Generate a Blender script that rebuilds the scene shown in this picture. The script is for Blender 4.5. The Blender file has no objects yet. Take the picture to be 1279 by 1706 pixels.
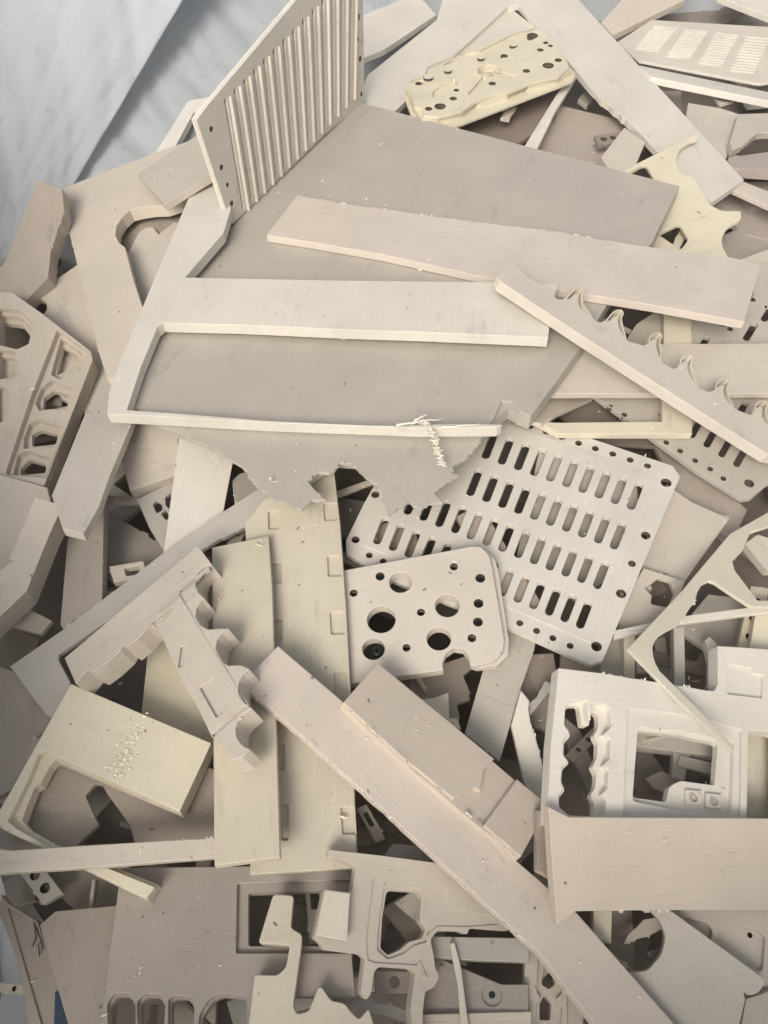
import bpy, math, random
import numpy as np
from mathutils import Vector, Matrix
R = math.radians
rng = random.Random(7)
S = bpy.context.scene
COL = S.collection

# ------------------------------------------------------------------ camera
CAM_H, PITCH, LENS = 1.0, 33.0, 28.0
cam = bpy.data.cameras.new("camera"); camo = bpy.data.objects.new("camera", cam); COL.objects.link(camo)
camo.location = (0.0, -CAM_H * math.tan(R(PITCH)), CAM_H)
camo.rotation_euler = (R(PITCH), 0, 0)
cam.sensor_fit = 'VERTICAL'; cam.sensor_height = 36; cam.sensor_width = 27; cam.lens = LENS
cam.clip_start = 0.02; cam.clip_end = 200
S.camera = camo

# ------------------------------------------------------------------ world, sun, exposure
SUN_EL, SUN_AZ = 46.0, 200.0          # azimuth the light comes from, degrees clockwise from +Y
w = bpy.data.worlds.new("World"); S.world = w; w.use_nodes = True
nt = w.node_tree; nt.nodes.clear()
sky = nt.nodes.new('ShaderNodeTexSky'); sky.sky_type = 'NISHITA'; sky.sun_disc = False
sky.sun_elevation = R(SUN_EL); sky.sun_rotation = R(SUN_AZ); sky.dust_density = 4.0; sky.air_density = 1.0; sky.ozone_density = 1.0
bg = nt.nodes.new('ShaderNodeBackground'); bg.inputs[1].default_value = 0.10
hs = nt.nodes.new('ShaderNodeHueSaturation'); hs.inputs['Saturation'].default_value = .32   # thin overcast
wo = nt.nodes.new('ShaderNodeOutputWorld')
nt.links.new(sky.outputs[0], hs.inputs['Color']); nt.links.new(hs.outputs[0], bg.inputs[0]); nt.links.new(bg.outputs[0], wo.inputs[0])
sl = bpy.data.lights.new("sun", 'SUN'); sl.energy = 1.5; sl.angle = R(28); sl.color = (1.0, 0.93, 0.83)
so = bpy.data.objects.new("sun", sl); COL.objects.link(so)
_d = Vector((math.sin(R(SUN_AZ)) * math.cos(R(SUN_EL)), math.cos(R(SUN_AZ)) * math.cos(R(SUN_EL)), math.sin(R(SUN_EL))))
so.rotation_euler = _d.to_track_quat('Z', 'Y').to_euler(); so.location = (0, -2, 3)
S.view_settings.view_transform = 'Standard'; S.view_settings.look = 'None'
S.view_settings.exposure = 0.66; S.view_settings.gamma = 1.0

# ------------------------------------------------------------------ picture pixel -> ray -> point on a real plane
F = LENS / 36.0 * 1706.0
CO = np.array(camo.location)
_c, _s = math.cos(R(PITCH)), math.sin(R(PITCH))
def rays(px):
    p = np.asarray(px, float).reshape(-1, 2)
    x = (p[:, 0] - 639.5) / F; y = -(p[:, 1] - 853.0) / F
    return np.stack([x, _c * y + _s, _s * y - _c], 1)
def hit(px, n, d):
    r = rays(px)
    return CO + r * ((d - CO @ n) / (r @ n))[:, None]
def at_z(px, z): return hit(px, np.array([0, 0, 1.0]), z)

# ------------------------------------------------------------------ materials
def _tex(nt, kind, vec, **kw):
    n = nt.nodes.new(kind); nt.links.new(vec, n.inputs['Vector'])
    for k, v in kw.items(): n.inputs[k].default_value = v
    return n
def _ramp(nt, src, stops):
    n = nt.nodes.new('ShaderNodeValToRGB'); nt.links.new(src, n.inputs[0])
    e = n.color_ramp.elements
    e[0].position, e[0].color = stops[0][0], (*[stops[0][1]] * 3, 1) if not isinstance(stops[0][1], tuple) else (*stops[0][1], 1)
    e[1].position, e[1].color = stops[1][0], (*[stops[1][1]] * 3, 1) if not isinstance(stops[1][1], tuple) else (*stops[1][1], 1)
    return n
def _mix(nt, a, b, fac, mode='MIX'):
    n = nt.nodes.new('ShaderNodeMix'); n.data_type = 'RGBA'; n.blend_type = mode
    for sock, v in ((n.inputs['Factor'], fac), (n.inputs['A'], a), (n.inputs['B'], b)):
        if hasattr(v, 'links'): nt.links.new(v, sock)
        elif isinstance(v, tuple): sock.default_value = (*v, 1)
        else: sock.default_value = v
    return n.outputs['Result']
def plastic(name, col, edge=False, dirt=0.5, mill=0.5, stain=(0.20, 0.15, 0.10), rough=0.44):
    m = bpy.data.materials.new(name); m.use_nodes = True; nt = m.node_tree
    b = nt.nodes['Principled BSDF']; tc = nt.nodes.new('ShaderNodeTexCoord'); oi = nt.nodes.new('ShaderNodeObjectInfo')
    add = nt.nodes.new('ShaderNodeVectorMath'); add.operation = 'MULTIPLY_ADD'
    nt.links.new(oi.outputs['Random'], add.inputs[0]); add.inputs[1].default_value = (37, 53, 19); nt.links.new(tc.outputs['Object'], add.inputs[2])
    v = add.outputs[0]
    # broad mottling, fine grain, long machining streaks
    n1 = _tex(nt, 'ShaderNodeTexNoise', v, Scale=9, Detail=6, Roughness=.62)
    n2 = _tex(nt, 'ShaderNodeTexNoise', v, Scale=170, Detail=3)
    mp = nt.nodes.new('ShaderNodeMapping'); nt.links.new(v, mp.inputs[0]); mp.inputs['Scale'].default_value = (10, 420, 60) if not edge else (25, 25, 700)
    n3 = _tex(nt, 'ShaderNodeTexNoise', mp.outputs[0], Scale=1, Detail=3, Roughness=.6)
    c = _mix(nt, tuple(x * .91 for x in col), tuple(min(1, x * 1.05) for x in col), _ramp(nt, n1.outputs[0], [(.3, 0.0), (.7, 1.0)]).outputs[0])
    c = _mix(nt, c, tuple(min(.95, x * 1.25) for x in col), _ramp(nt, n3.outputs[0], [(.52, 0.0), (.78, mill * .45)]).outputs[0])
    # grime patches and specks
    mp4 = nt.nodes.new('ShaderNodeMapping'); nt.links.new(v, mp4.inputs[0]); mp4.inputs['Scale'].default_value = (4, 11, 6); mp4.inputs['Rotation'].default_value = (0, 0, .25)
    n4 = _tex(nt, 'ShaderNodeTexNoise', mp4.outputs[0], Scale=1.6, Detail=12, Roughness=.78)
    c = _mix(nt, c, tuple(x * .55 for x in col), _ramp(nt, n4.outputs[0], [(.57, 0.0), (.68, dirt)]).outputs[0])
    n5 = _tex(nt, 'ShaderNodeTexVoronoi', v, Scale=42); n6 = _tex(nt, 'ShaderNodeTexNoise', v, Scale=14, Detail=2)
    sp = _ramp(nt, n5.outputs['Distance'], [(.05, 1.0), (.12, 0.0)]).outputs[0]
    spm = _mix(nt, (0, 0, 0), sp, _ramp(nt, n6.outputs[0], [(.60, 0.0), (.68, .8)]).outputs[0])
    c = _mix(nt, c, stain, spm)
    # fine scratches
    mp2 = nt.nodes.new('ShaderNodeMapping'); nt.links.new(v, mp2.inputs[0]); mp2.inputs['Scale'].default_value = (14, 160, 40); mp2.inputs['Rotation'].default_value = (0, 0, .7)
    n7 = _tex(nt, 'ShaderNodeTexNoise', mp2.outputs[0], Scale=1.2, Detail=6, Distortion=.6)
    c = _mix(nt, c, tuple(x * .62 for x in col), _ramp(nt, n7.outputs[0], [(.66, 0.0), (.74, .45)]).outputs[0])
    # pale scuffs and a few long dark rub marks
    mp3 = nt.nodes.new('ShaderNodeMapping'); nt.links.new(v, mp3.inputs[0]); mp3.inputs['Scale'].default_value = (5, 90, 30); mp3.inputs['Rotation'].default_value = (0, 0, -.35)
    n8 = _tex(nt, 'ShaderNodeTexNoise', mp3.outputs[0], Scale=2.2, Detail=8, Roughness=.7, Distortion=.3)
    n9 = _tex(nt, 'ShaderNodeTexNoise', v, Scale=7, Detail=3)
    msk = _ramp(nt, n9.outputs[0], [(.48, 0.0), (.62, 1.0)]).outputs[0]
    c = _mix(nt, c, tuple(min(.9, x * 1.32 + .03) for x in col), _mix(nt, (0, 0, 0), _ramp(nt, n8.outputs[0], [(.60, 0.0), (.70, .5)]).outputs[0], msk))
    n10 = _tex(nt, 'ShaderNodeTexNoise', v, Scale=230, Detail=2)
    c = _mix(nt, c, tuple(x * .7 for x in col), _ramp(nt, n10.outputs[0], [(.60, 0.0), (.75, .35)]).outputs[0])
    hv = nt.nodes.new('ShaderNodeHueSaturation'); nt.links.new(c, hv.inputs['Color'])
    sr = nt.nodes.new('ShaderNodeMapRange'); mm_ = nt.nodes.new('ShaderNodeMath'); mm_.operation = 'FRACT'; m7 = nt.nodes.new('ShaderNodeMath'); m7.operation = 'MULTIPLY'; m7.inputs[1].default_value = 7.3
    nt.links.new(oi.outputs['Random'], m7.inputs[0]); nt.links.new(m7.outputs[0], mm_.inputs[0]); nt.links.new(mm_.outputs[0], sr.inputs[0]); sr.inputs['To Min'].default_value = .88; sr.inputs['To Max'].default_value = 1.12; nt.links.new(sr.outputs[0], hv.inputs['Saturation'])
    mr = nt.nodes.new('ShaderNodeMapRange'); nt.links.new(oi.outputs['Random'], mr.inputs[0]); mr.inputs['To Min'].default_value = .90; mr.inputs['To Max'].default_value = 1.06
    nt.links.new(mr.outputs[0], hv.inputs['Value']); nt.links.new(hv.outputs[0], b.inputs['Base Color'])
    r = nt.nodes.new('ShaderNodeMapRange'); nt.links.new(n1.outputs[0], r.inputs[0]); r.inputs['To Min'].default_value = rough - .1; r.inputs['To Max'].default_value = rough + .18
    nt.links.new(r.outputs[0], b.inputs['Roughness'])
    b.inputs['Specular IOR Level'].default_value = .5
    ad = nt.nodes.new('ShaderNodeMath'); ad.operation = 'MULTIPLY_ADD'; nt.links.new(n3.outputs[0], ad.inputs[0]); ad.inputs[1].default_value = .8 if not edge else 1.6; nt.links.new(n2.outputs[0], ad.inputs[2])
    wv = _tex(nt, 'ShaderNodeTexWave', v, Scale=95 if not edge else 40, Distortion=2.5, Detail=2); wv.inputs['Detail Scale'].default_value = 2
    wm = nt.nodes.new('ShaderNodeMath'); wm.operation = 'MULTIPLY_ADD'; nt.links.new(wv.outputs[1], wm.inputs[0]); wm.inputs[1].default_value = .22; nt.links.new(ad.outputs[0], wm.inputs[2]); ad = wm
    bp = nt.nodes.new('ShaderNodeBump'); bp.inputs['Strength'].default_value = .34 if edge else .26; bp.inputs['Distance'].default_value = .0008
    nt.links.new(ad.outputs[0], bp.inputs['Height']); nt.links.new(bp.outputs[0], b.inputs['Normal'])
    return m
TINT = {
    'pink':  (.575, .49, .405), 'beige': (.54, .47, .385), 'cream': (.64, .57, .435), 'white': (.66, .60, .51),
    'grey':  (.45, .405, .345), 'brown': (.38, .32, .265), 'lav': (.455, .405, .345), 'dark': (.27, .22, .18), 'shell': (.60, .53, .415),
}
MAT = {}
for k, c in TINT.items():
    c = TINT[k] = (c[0] * .968, c[1] * .985, c[2] * .992)
    MAT[k] = plastic('plastic_' + k, c)
    MAT[k + '_e'] = plastic('cut_edge_' + k, tuple(min(.72, x * 1.12 + .01) for x in c), edge=True, dirt=.25)
def simple(name, col, rough=.6, metal=0):
    m = bpy.data.materials.new(name); m.use_nodes = True; b = m.node_tree.nodes['Principled BSDF']; nt = m.node_tree
    tc = nt.nodes.new('ShaderNodeTexCoord'); n = _tex(nt, 'ShaderNodeTexNoise', tc.outputs['Object'], Scale=60, Detail=4)
    nt.links.new(_mix(nt, tuple(x * .75 for x in col), tuple(min(1, x * 1.2) for x in col), n.outputs[0]), b.inputs['Base Color'])
    b.inputs['Roughness'].default_value = rough; b.inputs['Metallic'].default_value = metal
    return m
MAT['screw'] = simple('black_screw_steel', (.035, .04, .035), .35, .6)
MAT['swarf'] = simple('pale_swarf', (.80, .74, .62), .5)
MAT['blue'] = simple('blue_print', (.018, .04, .07), .6)
MAT['bore'] = simple('shaded_grimy_bore', (.10, .075, .055), .8)  # small hole walls: inner shade painted in as dark brown, along with some grime
MAT['ink'] = simple('dark_green_ink', (.03, .06, .05), .6)
MAT['ground'] = simple('concrete_ground', (.22, .21, .20), .9)
def fabric():
    m = bpy.data.materials.new('woven_bag_fabric'); m.use_nodes = True; nt = m.node_tree; b = nt.nodes['Principled BSDF']
    tc = nt.nodes.new('ShaderNodeTexCoord'); uv = tc.outputs['UV']
    wv = []
    for rot in (0, math.pi / 2):
        mp = nt.nodes.new('ShaderNodeMapping'); nt.links.new(uv, mp.inputs[0]); mp.inputs['Rotation'].default_value = (0, 0, rot)
        wn = _tex(nt, 'ShaderNodeTexWave', mp.outputs[0], Scale=105, Distortion=1.2, Detail=1); wn.inputs['Detail Scale'].default_value = .3; wv.append(wn)
    n = _tex(nt, 'ShaderNodeTexNoise', uv, Scale=4, Detail=6)
    n2 = _tex(nt, 'ShaderNodeTexNoise', uv, Scale=60, Detail=3)
    c = _mix(nt, (.84, .86, .87), (.92, .93, .93), n.outputs[0])
    m2 = nt.nodes.new('ShaderNodeMath'); m2.operation = 'MULTIPLY'; nt.links.new(wv[0].outputs[1], m2.inputs[0]); nt.links.new(wv[1].outputs[1], m2.inputs[1])
    c = _mix(nt, c, (.50, .54, .58), _ramp(nt, m2.outputs[0], [(.0, .28), (.5, 0.0)]).outputs[0])
    c = _mix(nt, c, (.46, .44, .40), _ramp(nt, n2.outputs[0], [(.62, 0.0), (.8, .35)]).outputs[0])
    nt.links.new(c, b.inputs['Base Color']); b.inputs['Roughness'].default_value = .55
    tr = nt.nodes.new('ShaderNodeBsdfTranslucent'); nt.links.new(c, tr.inputs['Color']); ms = nt.nodes.new('ShaderNodeMixShader'); ms.inputs[0].default_value = .5   # thin weave lets daylight through
    out = nt.nodes['Material Output']; nt.links.new(b.outputs[0], ms.inputs[1]); nt.links.new(tr.outputs[0], ms.inputs[2]); nt.links.new(ms.outputs[0], out.inputs['Surface'])
    ad = nt.nodes.new('ShaderNodeMath'); ad.operation = 'ADD'; nt.links.new(m2.outputs[0], ad.inputs[0]); nt.links.new(n2.outputs[0], ad.inputs[1])
    bp = nt.nodes.new('ShaderNodeBump'); bp.inputs['Strength'].default_value = .9; bp.inputs['Distance'].default_value = .002
    nt.links.new(ad.outputs[0], bp.inputs['Height']); nt.links.new(bp.outputs[0], b.inputs['Normal'])
    return m
MAT['fabric'] = fabric()

# ------------------------------------------------------------------ object helpers
def link(name, me, parent=None, label=None, cat=None, group=None, kind=None):
    o = bpy.data.objects.new(name, me); COL.objects.link(o)
    if parent: o.parent = parent
    for k, v in (('label', label), ('category', cat), ('group', group), ('kind', kind)):
        if v: o[k] = v
    return o
def mesh(name, vs, fs, mats, mi=None, smooth=False):
    me = bpy.data.meshes.new(name); me.from_pydata([tuple(v) for v in vs], [], fs); me.update()
    for m in mats: me.materials.append(m)
    if mi is not None: me.polygons.foreach_set('material_index', mi)
    if smooth: me.polygons.foreach_set('use_smooth', [True] * len(me.polygons))
    return me
def tube_mesh(name, pts, rad, mat, k=6):
    vs, fs = [], []
    for i, p in enumerate(pts):
        p = Vector(p); a = Vector(pts[max(0, i - 1)]); b = Vector(pts[min(len(pts) - 1, i + 1)]); d = (b - a).normalized()
        u = d.orthogonal().normalized(); v = d.cross(u); r = rad if not callable(rad) else rad(i / (len(pts) - 1))
        for j in range(k): vs.append(p + (u * math.cos(6.2832 * j / k) + v * math.sin(6.2832 * j / k)) * r)
    for i in range(len(pts) - 1):
        for j in range(k): fs.append((i * k + j, i * k + (j + 1) % k, (i + 1) * k + (j + 1) % k, (i + 1) * k + j))
    fs.append(tuple(range(k))[::-1]); fs.append(tuple((len(pts) - 1) * k + j for j in range(k)))
    return mesh(name, vs, fs, [mat], smooth=True)

def expand(poly, seed=0):
    """outline vertices (x, y[, rag]); rag > 0 breaks the edge to the next vertex into a torn line"""
    rr = random.Random(seed); out = []; n = len(poly)
    for i, p in enumerate(poly):
        q = poly[(i + 1) % n]; out.append((p[0], p[1], 1 if len(p) > 2 else 0))
        if len(p) > 2 and p[2]:
            L = math.hypot(q[0] - p[0], q[1] - p[1]); k = int(L / 4.2)
            if k < 2: continue
            nx, ny = -(q[1] - p[1]) / L, (q[0] - p[0]) / L; walk = 0
            for j in range(1, k):
                walk = walk * .72 + rr.gauss(0, .42) * p[2]; t = (j + rr.uniform(-.25, .25)) / k; e = min(1, 3 * t, 3 * (1 - t))
                out.append((p[0] + (q[0] - p[0]) * t + nx * walk * e, p[1] + (q[1] - p[1]) * t + ny * walk * e, 1))
    return out
def rounded(poly, r, k=4):
    out = []; n = len(poly)
    for i, p in enumerate(poly):
        a, b = poly[i - 1], poly[(i + 1) % n]
        la, lb = math.hypot(a[0] - p[0], a[1] - p[1]), math.hypot(b[0] - p[0], b[1] - p[1])
        d = min(r, la * .45, lb * .45)
        if d < .5: out.append(p); continue
        s = (p[0] + (a[0] - p[0]) * d / la, p[1] + (a[1] - p[1]) * d / la); e = (p[0] + (b[0] - p[0]) * d / lb, p[1] + (b[1] - p[1]) * d / lb)
        for j in range(k + 1):
            t = j / k; out.append(((1 - t) ** 2 * s[0] + 2 * t * (1 - t) * p[0] + t * t * e[0], (1 - t) ** 2 * s[1] + 2 * t * (1 - t) * p[1] + t * t * e[1]))
    return out

# the depth already filled by the pile, sampled on a grid of sight lines, lets each piece come to rest on what lies below it
GX = np.arange(-160, 1441, 5.0); GY = np.arange(-160, 1861, 5.0)
GP = np.stack(np.meshgrid(GX, GY), -1).reshape(-1, 2)
BUF = at_z(GP, -0.13)
IDB = np.full(len(GP), -1); PIECES = []; TS = .76
def inside(pts, poly):
    x, y = pts[:, 0], pts[:, 1]; c = np.zeros(len(pts), bool); n = len(poly)
    for i in range(n):
        x1, y1 = poly[i][:2]; x2, y2 = poly[i - 1][:2]
        if y1 == y2: continue
        c ^= ((y1 > y) != (y2 > y)) & (x < (x2 - x1) * (y - y1) / (y2 - y1) + x1)
    return c
def settle(m, t, lim=.26, slope=None):
    X = BUF[m]
    if len(X) > 1500: X = X[:: len(X) // 1500 + 1]
    c = X[:, :2].mean(0); x, y = X[:, 0] - c[0], X[:, 1] - c[1]; z = X[:, 2] + t + .0015
    if slope is not None:
        a, b = slope; h = (z - a * x - b * y).max()
    else:
        a = b = 0.; step = lim / 4; best = None
        for it in range(5):
            A, B = np.meshgrid(a + step * np.arange(-4, 5), b + step * np.arange(-4, 5))
            A, B = np.clip(A.ravel(), -lim, lim), np.clip(B.ravel(), -lim, lim)
            Hh = (z[None] - A[:, None] * x - B[:, None] * y).max(1)
            k = np.argmin(Hh + .02 * np.hypot(A, B)); a, b, h = A[k], B[k], Hh[k]; step /= 3
    n = np.array([-a, -b, 1.0]); n /= np.linalg.norm(n)
    return n, float(n @ np.array([c[0], c[1], h]))

def shape(polys, t, b):
    """list of closed 2-D outlines (holes by even-odd fill) -> bevelled slab, top at z = 0"""
    cu = bpy.data.curves.new('tmp', 'CURVE'); cu.dimensions = '2D'; cu.fill_mode = 'BOTH'
    cu.extrude = t / 2 - b; cu.bevel_depth = b; cu.bevel_resolution = 1 if b else 0; cu.offset = -b
    for P in polys:
        s = cu.splines.new('POLY'); s.points.add(len(P) - 1)
        s.points.foreach_set('co', [c for p in P for c in (p[0], p[1], 0, 1)]); s.use_cyclic_u = True
    ob = bpy.data.objects.new('tmp', cu); me = ob.to_mesh()
    vs = [(v.co.x, v.co.y, v.co.z - t / 2) for v in me.vertices]; fs = [tuple(p.vertices) for p in me.polygons]
    ob.to_mesh_clear(); bpy.data.objects.remove(ob); bpy.data.curves.remove(cu)
    return vs, fs
def push(p):
    x, y = p[0], p[1]
    if x >= 1290: x += 70
    if x <= -5: x -= 70
    if y >= 1715: y += 60
    if y <= -15: y -= 40
    return (x, y) + tuple(p[2:])

class Frame:
    """a plane in the place with its own local axes"""
    def __init__(s, n, d, px, flip=False):
        s.n, s.d = n, d; W = hit([p[:2] for p in px], n, d); s.o = W.mean(0)
        k = max(range(len(W)), key=lambda i: np.linalg.norm(W[i] - W[i - 1])); x = W[k] - W[k - 1]; x -= n * (x @ n); s.x = x / np.linalg.norm(x); s.y = np.cross(n, s.x)
        M = Matrix.Identity(4)
        for i in range(3): M[i][0], M[i][1], M[i][2], M[i][3] = s.x[i], s.y[i], n[i], s.o[i]
        s.M = M
    def loc(s, px):
        W = hit([p[:2] for p in px], s.n, s.d) - s.o
        return [(float(a @ s.x), float(a @ s.y)) for a in W]
    def scale(s, p):   # metres per pixel, across
        a = hit([p], s.n, s.d)[0]; return np.linalg.norm(a - CO) / F / math.sqrt(1 + ((p[0] - 639.5) / F) ** 2 + ((p[1] - 853) / F) ** 2)
    def hole(s, h):
        if h[0] == 'c':
            (cx, cy), = s.loc([h[1:3]]); r = h[3] * s.scale(h[1:3]); k = 20 if h[3] > 12 else 12
            return [(cx + r * math.cos(6.28318 * j / k), cy + r * math.sin(6.28318 * j / k)) for j in range(k)]
        if h[0] == 's':
            a, b = [np.array(q) for q in s.loc([h[1:3], h[3:5]])]; r = h[5] / 2 * s.scale(h[1:3]); u = (b - a) / np.linalg.norm(b - a); an = math.atan2(u[1], u[0])
            a, b = a + u * r, b - u * r
            return [tuple(c + r * np.array([math.cos(an + o + math.pi * j / 5), math.sin(an + o + math.pi * j / 5)])) for c, o in ((b, -math.pi / 2), (a, math.pi / 2)) for j in range(6)]
        r = 5; h = list(h)
        if isinstance(h[0], (int, float)): r = h.pop(0)
        return s.loc(rounded(expand(h, 3), r) if r else expand(h, 3))

def build(name, outs, fr, t, tint, layers, bev, parent=None, seed=0, burr=True, bore=True):
    """layers: [(thickness, holes, outline or None)] from the top down, each a real step of the slab"""
    V, Fc, MI = [], [], []; z = 0
    for li, (lt, holes, outl) in enumerate(layers):
        polys = [fr.loc(o) for o in (outl if outl is not None else outs)] + [fr.hole(h) for h in holes]
        b = min(bev, lt * .3) if li == 0 else 0
        small = []
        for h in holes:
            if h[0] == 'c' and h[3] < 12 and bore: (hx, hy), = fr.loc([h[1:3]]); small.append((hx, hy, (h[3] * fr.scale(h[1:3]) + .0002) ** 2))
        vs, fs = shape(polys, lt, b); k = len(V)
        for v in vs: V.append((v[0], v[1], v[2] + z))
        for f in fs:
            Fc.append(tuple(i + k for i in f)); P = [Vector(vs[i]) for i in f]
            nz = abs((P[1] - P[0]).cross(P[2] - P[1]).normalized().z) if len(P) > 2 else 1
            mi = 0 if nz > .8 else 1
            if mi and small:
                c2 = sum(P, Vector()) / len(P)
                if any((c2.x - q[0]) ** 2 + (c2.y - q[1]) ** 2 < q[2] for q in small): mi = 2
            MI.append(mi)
        z -= lt
    if burr:   # torn curls of plastic left standing along the ragged edges
        rr = random.Random(seed + 5)
        for o in outs:
            L = fr.loc(o); n = len(L); area = sum(L[i - 1][0] * L[i][1] - L[i][0] * L[i - 1][1] for i in range(n)); sg = 1 if area > 0 else -1
            for i in range(n):
                if not o[i][2] or not o[(i + 1) % n][2]: continue
                a, b_ = Vector((*L[i], 0)), Vector((*L[(i + 1) % n], 0)); e = b_ - a
                lump = math.sin(i * .37 + seed) + math.sin(i * .83 + 2 * seed)
                if e.length < 1e-5 or lump < .35 or rr.random() < .25: continue
                nn = Vector((e.y, -e.x, 0)).normalized() * sg; w_ = rr.uniform(.0006, .0032); k = len(V)
                dz = rr.uniform(-.0035, .0016)
                V += [tuple(a - nn * .0008 + Vector((0, 0, -.0007))), tuple(b_ - nn * .0008 + Vector((0, 0, -.0007))),
                      tuple(a + e * rr.uniform(.5, .9) + nn * w_ + Vector((0, 0, dz))), tuple(a + e * rr.uniform(.1, .4) + nn * w_ * rr.uniform(.5, 1) + Vector((0, 0, dz * .6))),
                      tuple(a - nn * .001 + Vector((0, 0, -.0035))), tuple(b_ - nn * .001 + Vector((0, 0, -.0035)))]
                for f in ((0, 1, 2, 3), (4, 3, 2, 5), (0, 3, 4), (1, 5, 2)): Fc.append(tuple(k + j for j in f)); MI.append(1)
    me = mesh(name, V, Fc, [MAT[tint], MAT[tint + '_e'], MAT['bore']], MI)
    o = link(name, me, parent)
    return o
COUNT = 0
def piece(name, label, cat, outline, t=.014, tint='beige', holes=(), layers=None, r=0, slope=None, lim=.26, bev=.0009, group=None, plane=None, parts=None, rag=True, raise_=0):
    """one scrap: its outline was read off the photograph, laid on its own resting plane and given real thickness"""
    global COUNT, BUF
    COUNT += 1; t *= TS
    if layers: layers = [(l[0] * TS,) + tuple(l[1:]) for l in layers]
    multi = outline if isinstance(outline[0], list) else [outline]
    outs = []
    for q in multi:
        e = expand([push(p) for p in q], COUNT)
        if r: e = [(*p[:2], 0) for p in rounded(e, r)]
        outs.append(e)
    m = np.zeros(len(GP), bool)
    for e in outs: m |= inside(GP, e)
    if m.sum() < 3: m[np.argmin(((GP - np.mean([p[:2] for p in outs[0]], 0)) ** 2).sum(1))] = True
    if plane is None:
        n, d = settle(m, t, lim, slope); d += raise_
    else: n, d = plane
    fr = Frame(n, d, outs[0])
    lay = [(lt, list(hs), ([[(*p[:2], 0) for p in expand([push(p) for p in q], 1)] for q in ol] if ol else None)) for lt, hs, ol in layers] if layers else [(t, list(holes), None)]
    o = build(name, outs, fr, t, tint, lay, bev, seed=COUNT, burr=rag)
    o.matrix_world = fr.M
    for k, v in (('label', label), ('category', cat), ('group', group)):
        if v: o[k] = v
    # update the sight-line buffer (through-holes stay open)
    mm = m.copy()
    for h in (layers[-1][1] if layers else holes):
        if h[0] == 'c': mm &= ((GP - np.array(h[1:3])) ** 2).sum(1) > h[3] ** 2
        elif h[0] == 's': pass
        else: mm &= ~inside(GP, h[1:] if isinstance(h[0], (int, float)) else h)
    W = hit(GP[mm], n, d); old = BUF[mm]; nearer = np.linalg.norm(W - CO, axis=1) < np.linalg.norm(old - CO, axis=1)
    old[nearer] = W[nearer]; BUF[mm] = old
    ids = IDB[mm]; ids[nearer] = len(PIECES); IDB[mm] = ids; PIECES.append(o)
    if parts: parts(o, fr)
    return o, fr
def grid_slots(fr_quad, nc, nr, half, wpx, skip=lambda i, j: False):
    TL, TR, BR, BL = [np.array(q, float) for q in fr_quad]; out = []
    for j in range(nr):
        for i in range(nc):
            if skip(i, j): continue
            u, v = i / (nc - 1), j / (nr - 1) if nr > 1 else 0
            c = (1 - v) * ((1 - u) * TL + u * TR) + v * ((1 - u) * BL + u * BR)
            out.append(('s', c[0] - half[0], c[1] - half[1], c[0] + half[0], c[1] + half[1], wpx))
    return out

# ------------------------------------------------------------------ the big white bag and the ground under it
def sheet(name, rows, parent, nu=90, nv=40, fold=.02, seed=0):
    """fabric panel: rows of world points from the base up; soft folds and sag between them"""
    rr = random.Random(seed)
    def samp(P, u):
        P = [np.array(p, float) for p in P]; L = [0]
        for p, q in zip(P, P[1:]): L.append(L[-1] + np.linalg.norm(q - p))
        s = u * L[-1]
        for i in range(len(P) - 1):
            if s <= L[i + 1] + 1e-9: return P[i] + (P[i + 1] - P[i]) * ((s - L[i]) / (L[i + 1] - L[i])), L[-1]
        return P[-1], L[-1]
    ph = [(rr.uniform(2, 7), rr.uniform(-5, 5), rr.uniform(0, 6.28), rr.uniform(.3, 1)) for _ in range(9)]
    fine = [(rr.uniform(14, 40), rr.uniform(-14, 14), rr.uniform(0, 6.28), rr.uniform(.3, 1)) for _ in range(8)]
    vs, uv = [], []; K = len(rows) - 1
    for j in range(nv + 1):
        v = j / nv; k = min(int(v * K), K - 1); f_ = v * K - k
        for i in range(nu + 1):
            u = i / nu; a, L = samp(rows[k], u); b, _ = samp(rows[k + 1], u); p = a * (1 - f_) + b * f_
            a2, _ = samp(rows[k], min(1, u + .02)); a1, _ = samp(rows[k], max(0, u - .02)); t = a2 - a1; up_ = b - a; nrm = np.cross(t, up_); nrm /= np.linalg.norm(nrm) + 1e-9
            f = 0
            for fu, fv, q, am in ph:
                s = math.sin(fu * u * L * 2.2 + fv * v + q); f += am * (1 - abs(s)) ** 2 * .6 - am * .25 * math.sin(fv * 1.7 * v + q)
            g = sum(am * (1 - abs(math.sin(fu * u * L * .8 + fv * v + q + .8 * math.sin(3 * v + 5 * u)))) ** 3 for fu, fv, q, am in fine)
            q = p - nrm * (fold * f * .35 * min(1, 3 * v + .1) + .0075 * g)
            vs.append(q); uv.append((u * L, v * (.9 if K > 1 else .7)))
    fs = [(j * (nu + 1) + i, j * (nu + 1) + i + 1, (j + 1) * (nu + 1) + i + 1, (j + 1) * (nu + 1) + i) for j in range(nv) for i in range(nu)]
    me = mesh(name, vs, fs, [MAT['fabric']], smooth=True)
    l = me.uv_layers.new(name='UVMap'); l.data.foreach_set('uv', [c for p in me.polygons for vi in p.vertices for c in uv[vi]])
    o = link(name, me, parent)
    so_ = o.modifiers.new('thick', 'SOLIDIFY'); so_.thickness = .0012
    return o
bag = link('bulk_bag', None, label='big white woven bulk bag that holds all the scrap', cat='bag')
def wz(px, z): return [tuple(p) for p in at_z(px, z)]
cA = wz([(55, 300)], -.06)[0]
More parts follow.
